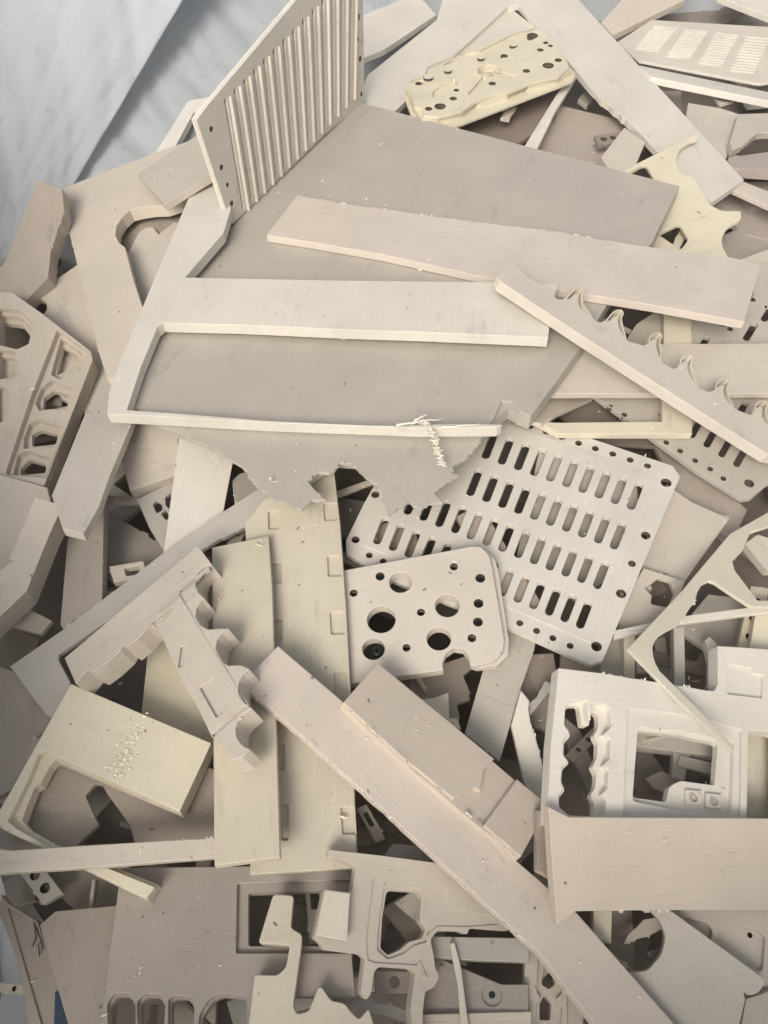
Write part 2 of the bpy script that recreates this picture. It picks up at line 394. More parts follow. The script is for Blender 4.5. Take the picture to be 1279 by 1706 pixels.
# left side panel, bulging inwards as it rises, ending in the crease
ZB = -.06
def drop(P): return [(x, y, -.17) for x, y, z in P]
lb = wz([(-40, 1850), (5, 1640), (-18, 1480), (-95, 1200), (-120, 800), (-60, 480), (85, 370)], -.06)
lm = wz([(-330, 2000), (-260, 1700), (-330, 1300), (-380, 900), (-330, 420), (-260, 60)], .20) + wz([(-60, -110), (345, -70)], .11)
lt = [(x * 1.12, y * 1.06 + .03, .50) for x, y, z in lm]
sheet('side_panel', [lb, lm, lt], bag, nu=200, nv=130, fold=.034, seed=3)
bb = wz([(-40, 520), (70, 390), (200, 320), (340, 260), (600, 90), (760, 10), (960, -30), (1180, -50), (1400, -60), (1560, 60)], -.06)
bm = wz([(-300, 120), (-60, -60), (200, -90), (400, -100), (640, -130), (800, -140), (980, -130), (1200, -150), (1450, -160), (1650, 0)], .03)
btp = [(x * 1.04, y + .10 + .03 * math.sin(4 * x), .42) for x, y, z in bm]
sheet('side_panel', [bb, bm, btp], bag, nu=170, nv=90, fold=.02, seed=8)
e0 = Vector(bb[-1]); e1 = Vector((.80, -.95, -.06)); e2 = Vector((-.72, -1.02, -.06)); e3 = Vector(lb[0])
sheet('side_panel', [[e0, (.86, -.2, -.06), e1], [e0 + Vector((.12, .05, .5)), (.98, -.2, .62), e1 + Vector((.1, -.05, .72))]], bag, fold=.03, seed=5)
sheet('side_panel', [[e1, (0, -1.04, -.06), e2, e3 + Vector((-.12, 0, 0)), e3], [e1 + Vector((.1, -.05, .72)), (0, -1.14, .64), e2 + Vector((-.24, -.08, .54)), e3 + Vector((-.35, 0, .5)), e3 + Vector((-.2, .0, .40))]], bag, fold=.03, seed=6)
# skirts so the panels reach the floor
ring = [Vector(p) for p in lb] + [Vector(p) for p in bb[1:]] + [Vector((.86, -.2, -.06)), e1, Vector((0, -1.04, -.06)), e2]
nr = len(ring); link('lower_panel', mesh('lower_panel', ring + [Vector((p.x, p.y, -.17)) for p in ring], [(i, (i + 1) % nr, nr + (i + 1) % nr, nr + i) for i in range(nr)], [MAT['fabric']]), bag)
fl = mesh('bag_base', [(-1.6, -1.3, -.17), (1.8, -1.3, -.17), (1.8, 3.0, -.17), (-1.6, 3.0, -.17)], [(0, 1, 2, 3)], [MAT['dark']]); link('bag_base', fl, bag)  # base tinted dark, so the shade of the deep gaps is in its colour
gr = mesh('ground', [(-30, -30, -.18), (30, -30, -.18), (30, 30, -.18), (-30, 30, -.18)], [(0, 1, 2, 3)], [MAT['ground']]); link('ground', gr, kind='structure')

# ------------------------------------------------------------------ deep scraps that only show in the gaps
BURIED = 'buried scraps deep in the gaps of the heap'
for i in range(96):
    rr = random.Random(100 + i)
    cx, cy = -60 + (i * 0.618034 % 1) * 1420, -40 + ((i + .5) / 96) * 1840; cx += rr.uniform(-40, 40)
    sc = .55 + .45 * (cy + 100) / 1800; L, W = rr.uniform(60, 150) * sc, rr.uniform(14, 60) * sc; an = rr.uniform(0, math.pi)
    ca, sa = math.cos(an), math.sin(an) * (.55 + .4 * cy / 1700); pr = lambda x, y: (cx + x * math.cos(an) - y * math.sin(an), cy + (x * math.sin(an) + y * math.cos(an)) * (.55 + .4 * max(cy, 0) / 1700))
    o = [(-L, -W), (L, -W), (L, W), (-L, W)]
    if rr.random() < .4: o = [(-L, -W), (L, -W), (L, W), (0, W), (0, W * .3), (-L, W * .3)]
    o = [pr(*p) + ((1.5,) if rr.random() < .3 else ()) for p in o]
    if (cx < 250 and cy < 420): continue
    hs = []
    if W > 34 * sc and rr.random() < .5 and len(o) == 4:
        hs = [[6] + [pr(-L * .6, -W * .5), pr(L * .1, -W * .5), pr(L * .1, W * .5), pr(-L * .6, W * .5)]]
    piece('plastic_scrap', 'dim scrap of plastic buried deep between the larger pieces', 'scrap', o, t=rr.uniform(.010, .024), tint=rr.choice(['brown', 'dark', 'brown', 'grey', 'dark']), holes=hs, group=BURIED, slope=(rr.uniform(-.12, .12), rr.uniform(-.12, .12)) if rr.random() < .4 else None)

FILL = len(PIECES)
low = BUF[:, 2] < -.045; BUF[low] = at_z(GP[low], -.045)   # the heap's own bulk carries what lies above

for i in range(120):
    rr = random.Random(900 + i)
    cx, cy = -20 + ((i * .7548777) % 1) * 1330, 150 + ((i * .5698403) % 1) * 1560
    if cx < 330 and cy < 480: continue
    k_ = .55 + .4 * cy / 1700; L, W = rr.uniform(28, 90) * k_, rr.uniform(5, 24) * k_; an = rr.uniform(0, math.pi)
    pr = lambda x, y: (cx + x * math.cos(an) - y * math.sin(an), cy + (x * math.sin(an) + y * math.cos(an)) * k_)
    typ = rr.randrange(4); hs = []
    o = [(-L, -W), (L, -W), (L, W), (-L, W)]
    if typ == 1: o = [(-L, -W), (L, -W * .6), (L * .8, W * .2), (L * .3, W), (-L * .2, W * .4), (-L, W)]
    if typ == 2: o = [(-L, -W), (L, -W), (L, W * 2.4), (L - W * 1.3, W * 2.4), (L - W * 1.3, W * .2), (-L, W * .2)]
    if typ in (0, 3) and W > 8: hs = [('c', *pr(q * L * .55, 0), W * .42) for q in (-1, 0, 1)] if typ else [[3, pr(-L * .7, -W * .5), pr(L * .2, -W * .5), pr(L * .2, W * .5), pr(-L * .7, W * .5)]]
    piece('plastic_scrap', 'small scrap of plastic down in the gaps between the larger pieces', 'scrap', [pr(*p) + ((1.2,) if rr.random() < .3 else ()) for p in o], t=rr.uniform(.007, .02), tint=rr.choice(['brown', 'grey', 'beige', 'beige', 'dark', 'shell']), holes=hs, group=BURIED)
FILL = len(PIECES)

# ------------------------------------------------------------------ middle layer, far side of the heap
P = piece
P('plastic_bar', 'pale bar end under the bag at the very top right, left arm of the V', 'bar', [(1001, 37), (1100, -30), (1160, -30), (1140, 0), (1021, 58)], .022, 'beige')
P('plastic_bar', 'white bar slanting down to the right edge at the very top', 'bar', [(1196, -6), (1245, -25), (1330, 60), (1300, 62)], .02, 'white')
P('torn_plate', 'pinkish plate with a torn right edge behind the end of the long white arm', 'plate', [(1146, 171), (1200, 180), (1237, 192), (1216, 239), (1211, 262), (1190, 280), (1142, 200)], .018, 'beige', r=2)
P('torn_plate', 'grey plate with a broken lower rim at the right edge under the white strip', 'plate', [(1230, 190), (1300, 185), (1300, 208, 2), (1262, 222, 2), (1220, 252), (1216, 235)], .022, 'grey')
P('plastic_block', 'brownish block at the right edge, half covered by the white arm', 'block', [(1214, 262), (1300, 240), (1300, 290), (1225, 280)], .03, 'brown')
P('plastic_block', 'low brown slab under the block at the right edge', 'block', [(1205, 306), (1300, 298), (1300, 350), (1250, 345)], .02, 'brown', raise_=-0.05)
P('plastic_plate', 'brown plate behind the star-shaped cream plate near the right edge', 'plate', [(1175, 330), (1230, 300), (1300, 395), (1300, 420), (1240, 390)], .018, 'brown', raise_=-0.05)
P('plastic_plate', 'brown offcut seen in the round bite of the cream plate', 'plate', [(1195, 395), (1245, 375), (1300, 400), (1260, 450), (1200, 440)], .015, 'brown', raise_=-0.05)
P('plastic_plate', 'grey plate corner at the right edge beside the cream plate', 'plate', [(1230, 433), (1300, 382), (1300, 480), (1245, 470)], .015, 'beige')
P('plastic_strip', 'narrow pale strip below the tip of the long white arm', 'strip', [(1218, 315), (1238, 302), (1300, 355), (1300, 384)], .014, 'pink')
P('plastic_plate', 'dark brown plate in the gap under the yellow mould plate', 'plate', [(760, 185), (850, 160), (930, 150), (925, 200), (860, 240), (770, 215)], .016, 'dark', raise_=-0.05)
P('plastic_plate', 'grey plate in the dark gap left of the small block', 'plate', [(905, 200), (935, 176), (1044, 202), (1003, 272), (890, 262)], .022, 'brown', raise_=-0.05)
P('plastic_block', 'small beige block between the grey plate and the long white arm', 'block', [(1001, 262), (1040, 212), (1075, 237), (1055, 285), (1020, 290)], .03, 'beige')
P('plastic_offcut', 'small grey offcut in the dark gap beside the yellow mould plate', 'offcut', [(963, 165), (985, 140), (1000, 150), (978, 176)], .015, 'grey', raise_=-0.05)
P('plastic_strip', 'thin white strip running from the yellow mould plate to the big grey plate', 'strip', [(944, 130), (966, 118), (925, 185), (888, 262), (862, 262)], .014, 'white')
P('plastic_rail', 'long white rail below the slotted plate at the top right', 'rail', [(1060, 108), (1300, 172), (1300, 186), (1085, 128)], .02, 'white')
def slot_rows(TL, TR, BR, BL, nc, nr, hl, wpx):
    TL, TR, BR, BL = map(np.array, (TL, TR, BR, BL)); o = []
    for j in range(nr):
        for i in range(nc):
            u, v = i / (nc - 1), j / (nr - 1); c = (1 - v) * ((1 - u) * TL + u * TR) + v * ((1 - u) * BL + u * BR)
            o.append(('s', c[0] - hl[0], c[1] - hl[1], c[0] + hl[0], c[1] + hl[1], wpx))
    return o
T2o, _ = P('slotted_plate', 'grey-white plate with rows of thin slots seen almost edge-on at the top right', 'slotted plate', [(1028, 70), (1085, 33), (1300, 50), (1300, 122), (1268, 139), (1258, 138), (1065, 101)], .009, 'beige',
  holes=slot_rows((1108, 46), (1262, 64), (1236, 120), (1076, 84), 4, 13, (20.5, 2.0), 5.4))
T2o.data.materials[1] = MAT['white_e']
P('plastic_sheet', 'grey sheet inside the corner of the long white frame behind the mould plate', 'sheet', [(850, 13), (912, 62), (880, 110), (720, 130), (752, 97)], .01, 'white')
P('angle_piece', 'long white L-shaped frame whose two arms meet at the top edge', 'frame', [(755, -16), (727, 33), (612, 125), (596, 172), (657, 186), (752, 96), (846, 10), (864, 7), (960, 118), (985, 148, 2.2), (1060, 215), (1096, 253), (1184, 338), (1239, 299), (964, 0), (935, -40), (790, -60)], .02, 'white')
P('plastic_plate', 'small white plate lying on the left arm of the L-shaped frame', 'plate', [(598, 28), (646, 8), (694, -10), (727, 24), (640, 82), (604, 97, 1), (600, 60)], .02, 'white')

# yellow mould plate with its drilled holes
mould_top = [(679, 137), (705, 128), (711, 112), (775, 87), (800, 84), (850, 58), (893, 47), (905, 52), (926, 72), (945, 103), (948, 112), (930, 128), (905, 133), (880, 140), (850, 152), (820, 158), (790, 170), (770, 185), (730, 195), (706, 192), (703, 180), (690, 178)]
def recess(o, fr):
    h = fr.hole(('c', 815, 117, 16.6)); link('recess_floor', mesh('recess_floor', [(x, y, -.0165) for x, y in h] + [(x, y, -.0185) for x, y in h], [tuple(range(20))] + [(j, 20 + j, 20 + (j + 1) % 20, (j + 1) % 20) for j in range(20)], [MAT['brown']]), o)
mould_top2 = [(676, 141), (711, 116), (775, 90), (850, 61), (893, 48), (908, 54), (943, 96), (952, 112), (930, 126), (880, 139), (876, 136), (850, 147), (846, 153), (800, 166), (790, 165), (770, 182), (730, 194), (703, 194), (692, 180)]
mh = [('c', 815, 117, 19), ('s', 812, 122, 781, 158, 7), ('s', 822, 118, 862, 128, 6), ('c', 746, 116, 6), ('c', 713, 127, 8), ('c', 697, 139, 5.5), ('c', 755, 164, 6), ('c', 733, 177, 9.5), ('c', 714, 181, 6),
      ('c', 760, 150, 4.5), ('c', 801, 95, 6), ('c', 840, 93, 6), ('c', 820, 139, 6), ('c', 855, 74, 6), ('c', 887, 59, 9), ('c', 900, 83, 5.5), ('c', 909, 71, 4.5), ('c', 917, 76, 4), ('c', 930, 100, 6), ('c', 913, 109, 9.5), ('c', 877, 118, 6),
      [3, (722, 150), (733, 142), (757, 132), (760, 140), (738, 152), (728, 164), (720, 162)]]
P('mould_plate', 'small yellow mould plate full of drilled holes at the top of the heap', 'mould plate', [(674, 150), (680, 137), (711, 114), (775, 87), (893, 45), (912, 52), (946, 92), (960, 108), (956, 122), (745, 203), (720, 204), (690, 193)], .040, 'cream', r=2,
  layers=[(.009, mh, [mould_top]), (.016, [h for h in mh if h[0] == 'c' and h[1] != 815] + [('c', 815, 117, 17)], [mould_top2]), (.006, [], None)], parts=recess)

# back left
P('angle_piece', 'white corner piece poking out behind the upright ribbed plate', 'frame', [(257, 256), (313, 168), (365, 158), (372, 184), (323, 186), (285, 256)], .022, 'white')
P('plastic_plate', 'brown plate seen in the corner piece behind the ribbed plate', 'plate', [(285, 258), (325, 200), (372, 190), (372, 240), (320, 262)], .012, 'brown', raise_=-0.05)
P('plastic_plank', 'brownish plank standing against the bag at the far left edge', 'plank', [(62, 300), (103, 314), (107, 352, 1.5), (84, 419), (80, 462), (38, 505), (-10, 500), (6, 440)], .04, 'brown', slope=(.10, .18))
P('plastic_plate', 'tan plate with a rounded hole under the left end of the beige bracket', 'plate', [(25, 512), (130, 440), (205, 560), (185, 640), (150, 692), (100, 660)], .016, 'beige', holes=[[5, (52, 505), (66, 496), (77, 502), (78, 516), (70, 525), (54, 515)]])
# crate-like bracket
def sc(c, r, a0, a1, k=6):   # a scooped arc of tool-path points, degrees in the picture
    return [(c[0] + r * math.cos(R(a0 + (a1 - a0) * j / k)), c[1] + r * math.sin(R(a0 + (a1 - a0) * j / k))) for j in range(k + 1)]
P('pocketed_bracket', 'egg-crate bracket with a row of hexagonal pockets at the left edge', 'bracket', [(-10, 486), (20, 487), (67, 520), (151, 585), (154, 600), (72, 812), (-10, 778)], .040, 'beige', rag=False,
  layers=[(.014, [[4, (-4, 512), (34, 516), (54, 540), (49, 572), (28, 582), (-4, 574)], [4, (-4, 582), (22, 584), (33, 604), (24, 628), (-4, 632)], [6, (-4, 642), (10, 646), (16, 664), (6, 700), (-4, 706)], [5, (95, 548), (147, 586), (134, 640), (112, 702), (78, 796), (8, 790), (50, 664)]], None),
          (.014, [[3, (-4, 518), (31, 522), (48, 543), (44, 566), (26, 576), (-4, 568)], [3, (-4, 588), (18, 590), (27, 604), (20, 622), (-4, 626)],
                  [3, (97, 556), (134, 584), (136, 598), (128, 612), (104, 616), (96, 626), (80, 618)], [3, (64, 640), (82, 626), (96, 634), (116, 640), (114, 664), (106, 676), (84, 676), (60, 678), (54, 666)], [3, (44, 700), (60, 692), (82, 700), (98, 704), (94, 726), (84, 740), (62, 738), (34, 742), (34, 726)], [3, (24, 752), (40, 744), (62, 752), (80, 756), (76, 778), (66, 790), (16, 786)]], None),
          (.012, [[3, (-4, 524), (28, 528), (42, 545), (38, 562), (24, 570), (-4, 564)], [3, (96, 564), (122, 580), (126, 596), (100, 606), (86, 612)], [3, (64, 650), (80, 638), (106, 646), (104, 664), (84, 668), (62, 670)], [3, (44, 712), (58, 704), (88, 712), (84, 728), (64, 730), (44, 732)], [3, (24, 768), (40, 754), (68, 762), (66, 776), (24, 780)]], None)])
P('plastic_sheet', 'wide tan sheet at the left edge below the egg-crate bracket', 'sheet', [(-12, 768), (78, 812), (88, 850), (62, 905), (10, 990), (-12, 995)], .012, 'beige')
P('plastic_sheet', 'brown sheet at the left edge behind the grey scratched corner piece', 'sheet', [(-12, 1085), (60, 1130), (125, 1210), (60, 1290), (-5, 1370), (-12, 1370)], .012, 'brown')

# ------------------------------------------------------------------ right side, under the comb and around the frames
P('slotted_plate', 'grey slotted plate under the yellow frame on the right, its corner pointing down', 'slotted plate', [(985, 655), (1060, 540), (1120, 500), (1225, 440), (1300, 430), (1300, 770), (1279, 806), (1252, 829), (1237, 831), (1160, 783)], .014, 'grey',
  holes=slot_rows((1140, 560), (1290, 640), (1234, 761), (1110, 680), 6, 3, (9, -16), 11) + slot_rows((1206, 478), (1280, 520), (1250, 552), (1172, 505), 3, 2, (9, -15), 11) + [('c', 1248, 805, 8)] + [('c', x, y, 4.6) for x, y in ((1017, 677), (1040, 691), (1086, 722), (1110, 737), (1133, 751), (1158, 767), (1183, 781), (1205, 797), (1216, 548), (1254, 499), (1277, 512))])
P('plastic_plate', 'dark plate corner beside the top right corner of the slotted plate', 'plate', [(1090, 740), (1180, 790), (1245, 850), (1220, 900), (1140, 850)], .014, 'brown', raise_=-0.05)
P('plastic_plate', 'dark offcut in the gap under the yellow frame', 'plate', [(930, 690), (980, 655), (1110, 700), (1110, 745), (1000, 740)], .01, 'dark', raise_=-0.05)
P('plastic_plate', 'plain grey rectangular plate to the right of the big slotted plate', 'plate', [(1110, 806), (1150, 835), (1215, 864), (1141, 968), (1060, 946)], .014, 'beige')
P('torn_plate', 'pale plate with a jagged four-sided hole below the plain grey plate', 'plate', [(1072, 946), (1141, 968), (1128, 1000, 2), (1090, 1040), (1026, 1060), (1040, 1000)], .012, 'beige', holes=[[2, (1074, 980), (1097, 962), (1116, 968), (1124, 988), (1112, 1012), (1084, 1006), (1086, 992)]])
P('plastic_beam', 'brown beam in the hollow between the slotted plate and the big frame', 'bar', [(936, 1075), (1000, 1095), (1000, 1135), (930, 1125)], .02, 'brown', raise_=-0.05)
P('plastic_bar', 'grey upright bar left of the cream bar, above the big frame', 'bar', [(1000, 1060), (1040, 1055), (1040, 1150), (1000, 1150)], .02, 'grey')
P('plastic_bar', 'narrow cream bar above the big frame, left of the triangle', 'bar', [(1040, 1045), (1058, 1045), (1058, 1150), (1040, 1150)], .02, 'cream')
P('plastic_plate', 'grey plate seen through the triangle, behind its branch', 'plate', [(1130, 1050), (1180, 990), (1260, 1000), (1262, 1075), (1200, 1100)], .012, 'grey', raise_=-0.05)
P('plastic_block', 'brown shard leaning in the lower corner of the triangle', 'block', [(1090, 1065), (1108, 1060), (1115, 1110), (1150, 1165), (1130, 1165), (1092, 1110)], .012, 'brown', raise_=-0.05)
P('plastic_bar', 'upright grey bar seen through the round end of the triangle', 'bar', [(1122, 1045), (1140, 1042), (1142, 1160), (1124, 1160)], .022, 'grey')
P('plastic_block', 'short beige block at the right edge inside the triangle', 'block', [(1241, 905), (1262, 890), (1300, 925), (1300, 950), (1277, 950)], .022, 'beige')
P('plastic_bar', 'short upright cream bar at the right edge above the frame block', 'bar', [(1262, 1000), (1287, 1000), (1287, 1090), (1249, 1082)], .02, 'cream')
P('plastic_strip', 'thin straight strip passing under the triangle to the right edge', 'strip', [(1024, 1050), (1140, 1026), (1300, 996), (1300, 1008), (1140, 1038), (1022, 1064)], .010, 'white')

# pieces in the hollow right of the long planks
P('plastic_plank', 'brown plank leaning in the hollow left of the big frame', 'plank', [(884, 1090), (922, 1088), (936, 1180), (920, 1200), (876, 1120)], .02, 'brown', raise_=-0.05)
P('plastic_plate', 'dark brown plate low in the hollow left of the big frame', 'plate', [(878, 1110), (905, 1170), (930, 1205), (930, 1225), (880, 1205), (868, 1150)], .015, 'brown', raise_=-0.05)
P('torn_plate', 'brown plate with ragged right edge below the plate with round holes', 'plate', [(690, 1120), (800, 1085), (790, 1110), (772, 1125, 2.5), (783, 1165), (762, 1172, 2), (765, 1210), (740, 1200), (680, 1150)], .012, 'brown', rag=True, raise_=-0.025)
P('plastic_shard', 'cream spiky shard beside the upper edge of the short plank', 'shard', [(700, 1165), (725, 1162), (747, 1153), (748, 1196), (762, 1197), (768, 1215), (740, 1212)], .008, 'cream')
P('torn_strip', 'white strip with torn right edge in the dark hollow by the frame', 'strip', [(868, 1150), (882, 1168), (880, 1180), (884, 1205, 3), (898, 1248, 3), (908, 1300), (913, 1342), (890, 1340), (872, 1300), (852, 1208)], .014, 'white')
P('plastic_board', 'grey board with a scribed line leaning below the big slotted plate', 'board', [(806, 1112), (842, 1040), (895, 1055), (889, 1085), (868, 1145), (832, 1268), (774, 1222)], .016, 'grey', layers=[(.001, [('s', 802, 1156, 856, 1176, 3)], None), (.015, [], None)])

# through the openings of the big frame
P('plastic_beam', 'grey beam crossing behind the square opening of the big frame', 'bar', [(1050, 1212), (1212, 1238), (1208, 1262), (1050, 1242)], .028, 'grey', raise_=-0.025)
P('plastic_shard', 'star-shaped torn shard inside the square opening of the big frame', 'shard', [(1076, 1296), (1100, 1285), (1128, 1292), (1124, 1312), (1106, 1318), (1090, 1312)], .01, 'beige', raise_=-0.025)
P('plastic_bar', 'small upright bar inside the square opening of the big frame', 'bar', [(1122, 1245), (1152, 1248), (1140, 1300), (1120, 1295)], .02, 'grey', raise_=-0.025)
P('plastic_plank', 'brown plank seen through the scalloped opening of the big frame', 'plank', [(941, 1195), (965, 1215), (1004, 1310), (985, 1330), (945, 1240)], .02, 'brown', raise_=-0.05)
P('plastic_plate', 'yellowish plate seen in the right opening of the big frame', 'plate', [(1236, 1205), (1300, 1205), (1300, 1375), (1236, 1375)], .012, 'cream')

# bottom right
P('pocketed_fixture', 'frame with shallow round-cornered pockets in the bottom right corner', 'frame', [(1095, 1500), (1300, 1500), (1300, 1660), (1240, 1640), (1108, 1540)], .024, 'beige', rag=False,
  layers=[(.009, [[9, (1136, 1528), (1180, 1538), (1188, 1552), (1180, 1572), (1162, 1566)], [9, (1195, 1540), (1262, 1548), (1276, 1560), (1270, 1620), (1240, 1606), (1196, 1574)]], None), (.015, [('c', 1253, 1557, 4.5)], None)])
P('plastic_bar', 'narrow cream bar under the lower edge of the broad right plank', 'bar', [(989, 1505), (1020, 1505), (1018, 1572), (988, 1560)], .02, 'cream')
P('plastic_plate', 'dark grey plate in the gap below the broad right plank', 'plate', [(1020, 1505), (1052, 1505), (1060, 1620), (1015, 1580)], .02, 'brown', raise_=-0.05)
P('bitten_plate', 'pale grey plate with a round bite, bottom right below the broad plank', 'plate', [(1070, 1505), (1108, 1510), (1278, 1634), (1262, 1656), (1246, 1659), (1238, 1652), (1242, 1664), (1216, 1715), (1150, 1715), (1040, 1620), (1078, 1618), (1102, 1590), (1109, 1560), (1099, 1534)], .018, 'grey', r=10)
P('plastic_plate', 'plain grey plate in the very bottom right corner', 'plate', [(1243, 1664), (1264, 1658), (1300, 1615), (1300, 1720), (1222, 1720)], .012, 'grey')
P('pocketed_fixture', 'upright bar with two hexagonal holes under the long diagonal plank', 'frame', [(876, 1560), (945, 1580), (945, 1720), (868, 1720)], .024, 'beige', rag=False, layers=[(.008, [[3, (897, 1592), (930, 1592), (938, 1610), (936, 1655), (926, 1664), (936, 1678), (934, 1718), (892, 1718), (894, 1672), (902, 1664), (894, 1652)]], None), (.016, [[3, (908, 1606), (922, 1606), (926, 1640), (916, 1648), (903, 1640)], [3, (900, 1672), (908, 1658), (920, 1672), (918, 1700), (900, 1700)]], None)])
P('plastic_plate', 'pale plate beside the bar with hexagonal holes near the bottom edge', 'plate', [(945, 1615), (975, 1640), (968, 1720), (944, 1720)], .02, 'beige')
# bottom centre, under the open bracket
def counterbore(o, fr):
    (x, y), = fr.loc([(819, 1657)]); r = .012
    for rad, z, m in ((.0125, -.0035, 'dark'), (.0036, -.0025, 'screw')):
        k = 16; vs = [(x + rad * math.cos(6.283 * j / k), y + rad * math.sin(6.283 * j / k), zz) for zz in (z, z - .004) for j in range(k)]
        fs = [tuple(range(k))] + [(j, k + j, k + (j + 1) % k, (j + 1) % k) for j in range(k)]
        link('bolt_seat' if m == 'dark' else 'bolt', mesh('bolt', vs, fs, [MAT[m]]), o)
P('drilled_plate', 'dark plate with a counterbored bolt hole below the open bracket', 'plate', [(700, 1590), (740, 1600), (835, 1640), (880, 1640), (880, 1690), (700, 1690)], .014, 'brown', layers=[(.004, [('c', 819, 1657, 17)], None), (.010, [], None)], parts=counterbore)
P('plastic_beam', 'grey beam crossing behind the right side of the open bracket', 'bar', [(712, 1560), (884, 1563), (880, 1603), (790, 1600), (716, 1595)], .022, 'grey')
P('plastic_plate', 'plain beige plate along the bottom edge right of the open bracket', 'plate', [(700, 1690), (885, 1685), (885, 1725), (700, 1725)], .02, 'beige')
P('plastic_block', 'dark block with a bolt hole seen in the lower mouth of the open bracket', 'block', [(624, 1618), (690, 1618), (690, 1655), (624, 1655)], .012, 'brown', holes=[('c', 657, 1636, 8)])
P('plastic_plate', 'dark plate with three round holes in the gap left of the long diagonal plank', 'plate', [(585, 1300), (720, 1400), (700, 1440), (590, 1440)], .012, 'dark', holes=[('c', 607, 1392, 16), ('c', 668, 1402, 17), ('s', 600, 1346, 645, 1366, 8)], raise_=-0.05)
P('plastic_strip', 'pale wedge-ended strip between the open bracket and the long diagonal plank', 'strip', [(640, 1424), (655, 1405), (712, 1411), (770, 1460), (700, 1460)], .016, 'beige')

# ------------------------------------------------------------------ left of centre
P('plastic_plate', 'green-grey plate in the gap right of the tall brown board', 'plate', [(180, 864), (196, 862), (235, 885, 1.2), (275, 912), (275, 960), (198, 974), (180, 962)], .014, 'grey', raise_=-0.05)
P('plastic_plate', 'small grey torn piece under the broken edge of the big grey plate', 'plate', [(386, 800), (400, 788), (425, 785), (430, 830), (392, 850)], .012, 'grey')
P('holed_strip', 'grey strip pierced by dark hexagonal holes left of the pale upright board', 'strip', [(228, 832), (292, 800), (310, 860), (290, 930), (272, 915), (250, 880)], .012, 'grey', holes=[[2, (254, 840), (262, 833), (270, 838), (270, 850), (261, 855)], [2, (275, 828), (286, 820), (292, 832), (284, 850), (276, 842)], [1, (268, 856), (276, 848), (284, 862), (276, 866)]])
P('plastic_plate', 'beige plate with a thick dark lower side under the left end of the frame', 'plate', [(215, 700), (305, 700), (296, 732), (298, 790), (216, 818), (203, 770)], .045, 'beige')
P('plastic_board', 'tall brown board standing left of centre beside the long stepped bar', 'board', [(118, 850), (150, 790), (174, 780), (170, 1000), (105, 1048), (100, 1040), (112, 900)], .03, 'brown')
P('plastic_board', 'smooth pale upright board under the torn edge of the big grey plate', 'board', [(302, 700), (390, 760), (378, 820), (369, 870), (300, 930), (272, 925)], .014, 'white')
P('holed_plate', 'grey-brown plate with a boomerang-shaped hole under the yellow block', 'plate', [(55, 1230), (230, 1210), (370, 1290), (370, 1410), (20, 1425), (2, 1360)], .014, 'brown', holes=[[3, (142, 1326), (158, 1306), (170, 1308), (180, 1325), (194, 1344), (216, 1375), (224, 1404), (128, 1408), (164, 1374)]])
P('plastic_board', 'yellow-green board peeking out above the yellow block', 'board', [(246, 1085), (268, 1060), (330, 1100), (372, 1160), (372, 1260), (234, 1200)], .014, 'cream')
P('plastic_plate', 'dark brown plate above the chamfered plate in the lower left', 'plate', [(40, 1455), (215, 1440), (215, 1515), (130, 1520), (95, 1490, 2)], .014, 'brown', raise_=-0.05)
P('plastic_block', 'small lumpy grey block in the lower left under the pink bar', 'block', [(5, 1470), (30, 1455), (60, 1462), (58, 1500), (12, 1512)], .02, 'brown', raise_=-0.05)
def scribble(o, fr):
    for k, pts in enumerate([[(57, 1537), (60, 1560), (54, 1578)], [(60, 1545), (66, 1560), (72, 1578), (66, 1592), (64, 1575), (70, 1566)]]):
        L = fr.loc(pts); link('ink_mark', tube_mesh('ink_mark', [(x, y, .0006) for x, y in L], .0007, MAT['ink']), o)
    L = fr.loc([(92, 1652), (104, 1648), (132, 1715), (90, 1715)]); L2 = L
    link('blue_mark', mesh('blue_mark', [(x, y, .0008) for x, y in L] + [(x, y, -.0002) for x, y in L], [(3, 2, 1, 0), (0, 1, 5, 4), (1, 2, 6, 5), (2, 3, 7, 6), (3, 0, 4, 7)], [MAT['blue']]), o)
P('rimmed_panel', 'yellowish rimmed panel with dark scribbles and a blue patch in the lower left corner', 'panel', [(2, 1490), (14, 1505), (62, 1535), (100, 1640), (136, 1720), (60, 1720), (28, 1600), (-2, 1520)], .018, 'brown', layers=[(.004, [[2, (12, 1512), (60, 1540), (98, 1640), (130, 1718), (72, 1718), (38, 1600)]], None), (.014, [], None)], parts=scribble, rag=False)
P('chamfered_plate', 'grey-brown plate with cut corners in the lower left', 'plate', [(66, 1541), (92, 1518), (200, 1508), (222, 1530), (200, 1640), (180, 1725), (136, 1725)], .016, 'brown')
bh = [[7, (180, 1720), (178, 1672), (190, 1655), (216, 1655), (226, 1668), (226, 1720)], [7, (230, 1720), (228, 1668), (240, 1656), (266, 1656), (276, 1670), (272, 1720)], [7, (280, 1720), (280, 1665), (290, 1658), (316, 1660), (324, 1672), (324, 1720)], [9, (330, 1720), (332, 1690), (350, 1662), (372, 1655), (412, 1660), (412, 1720)]]
P('pocketed_sheet', 'large smooth brown sheet with pockets along its lower edge, bottom left', 'sheet', [(201, 1446), (592, 1440), (586, 1598), (592, 1660), (440, 1660), (418, 1725), (160, 1725), (176, 1643)], .024, 'brown', rag=False,
  layers=[(.008, [[3, (395, 1472), (586, 1466), (586, 1588), (393, 1588)]] + bh, None), (.016, [[5, (412, 1486), (580, 1480), (580, 1575), (412, 1575)]] + [[5] + [(x + (3 if i < 3 else -3), y + 4) for i, (x, y) in enumerate(h[1:])] for h in bh], None)])

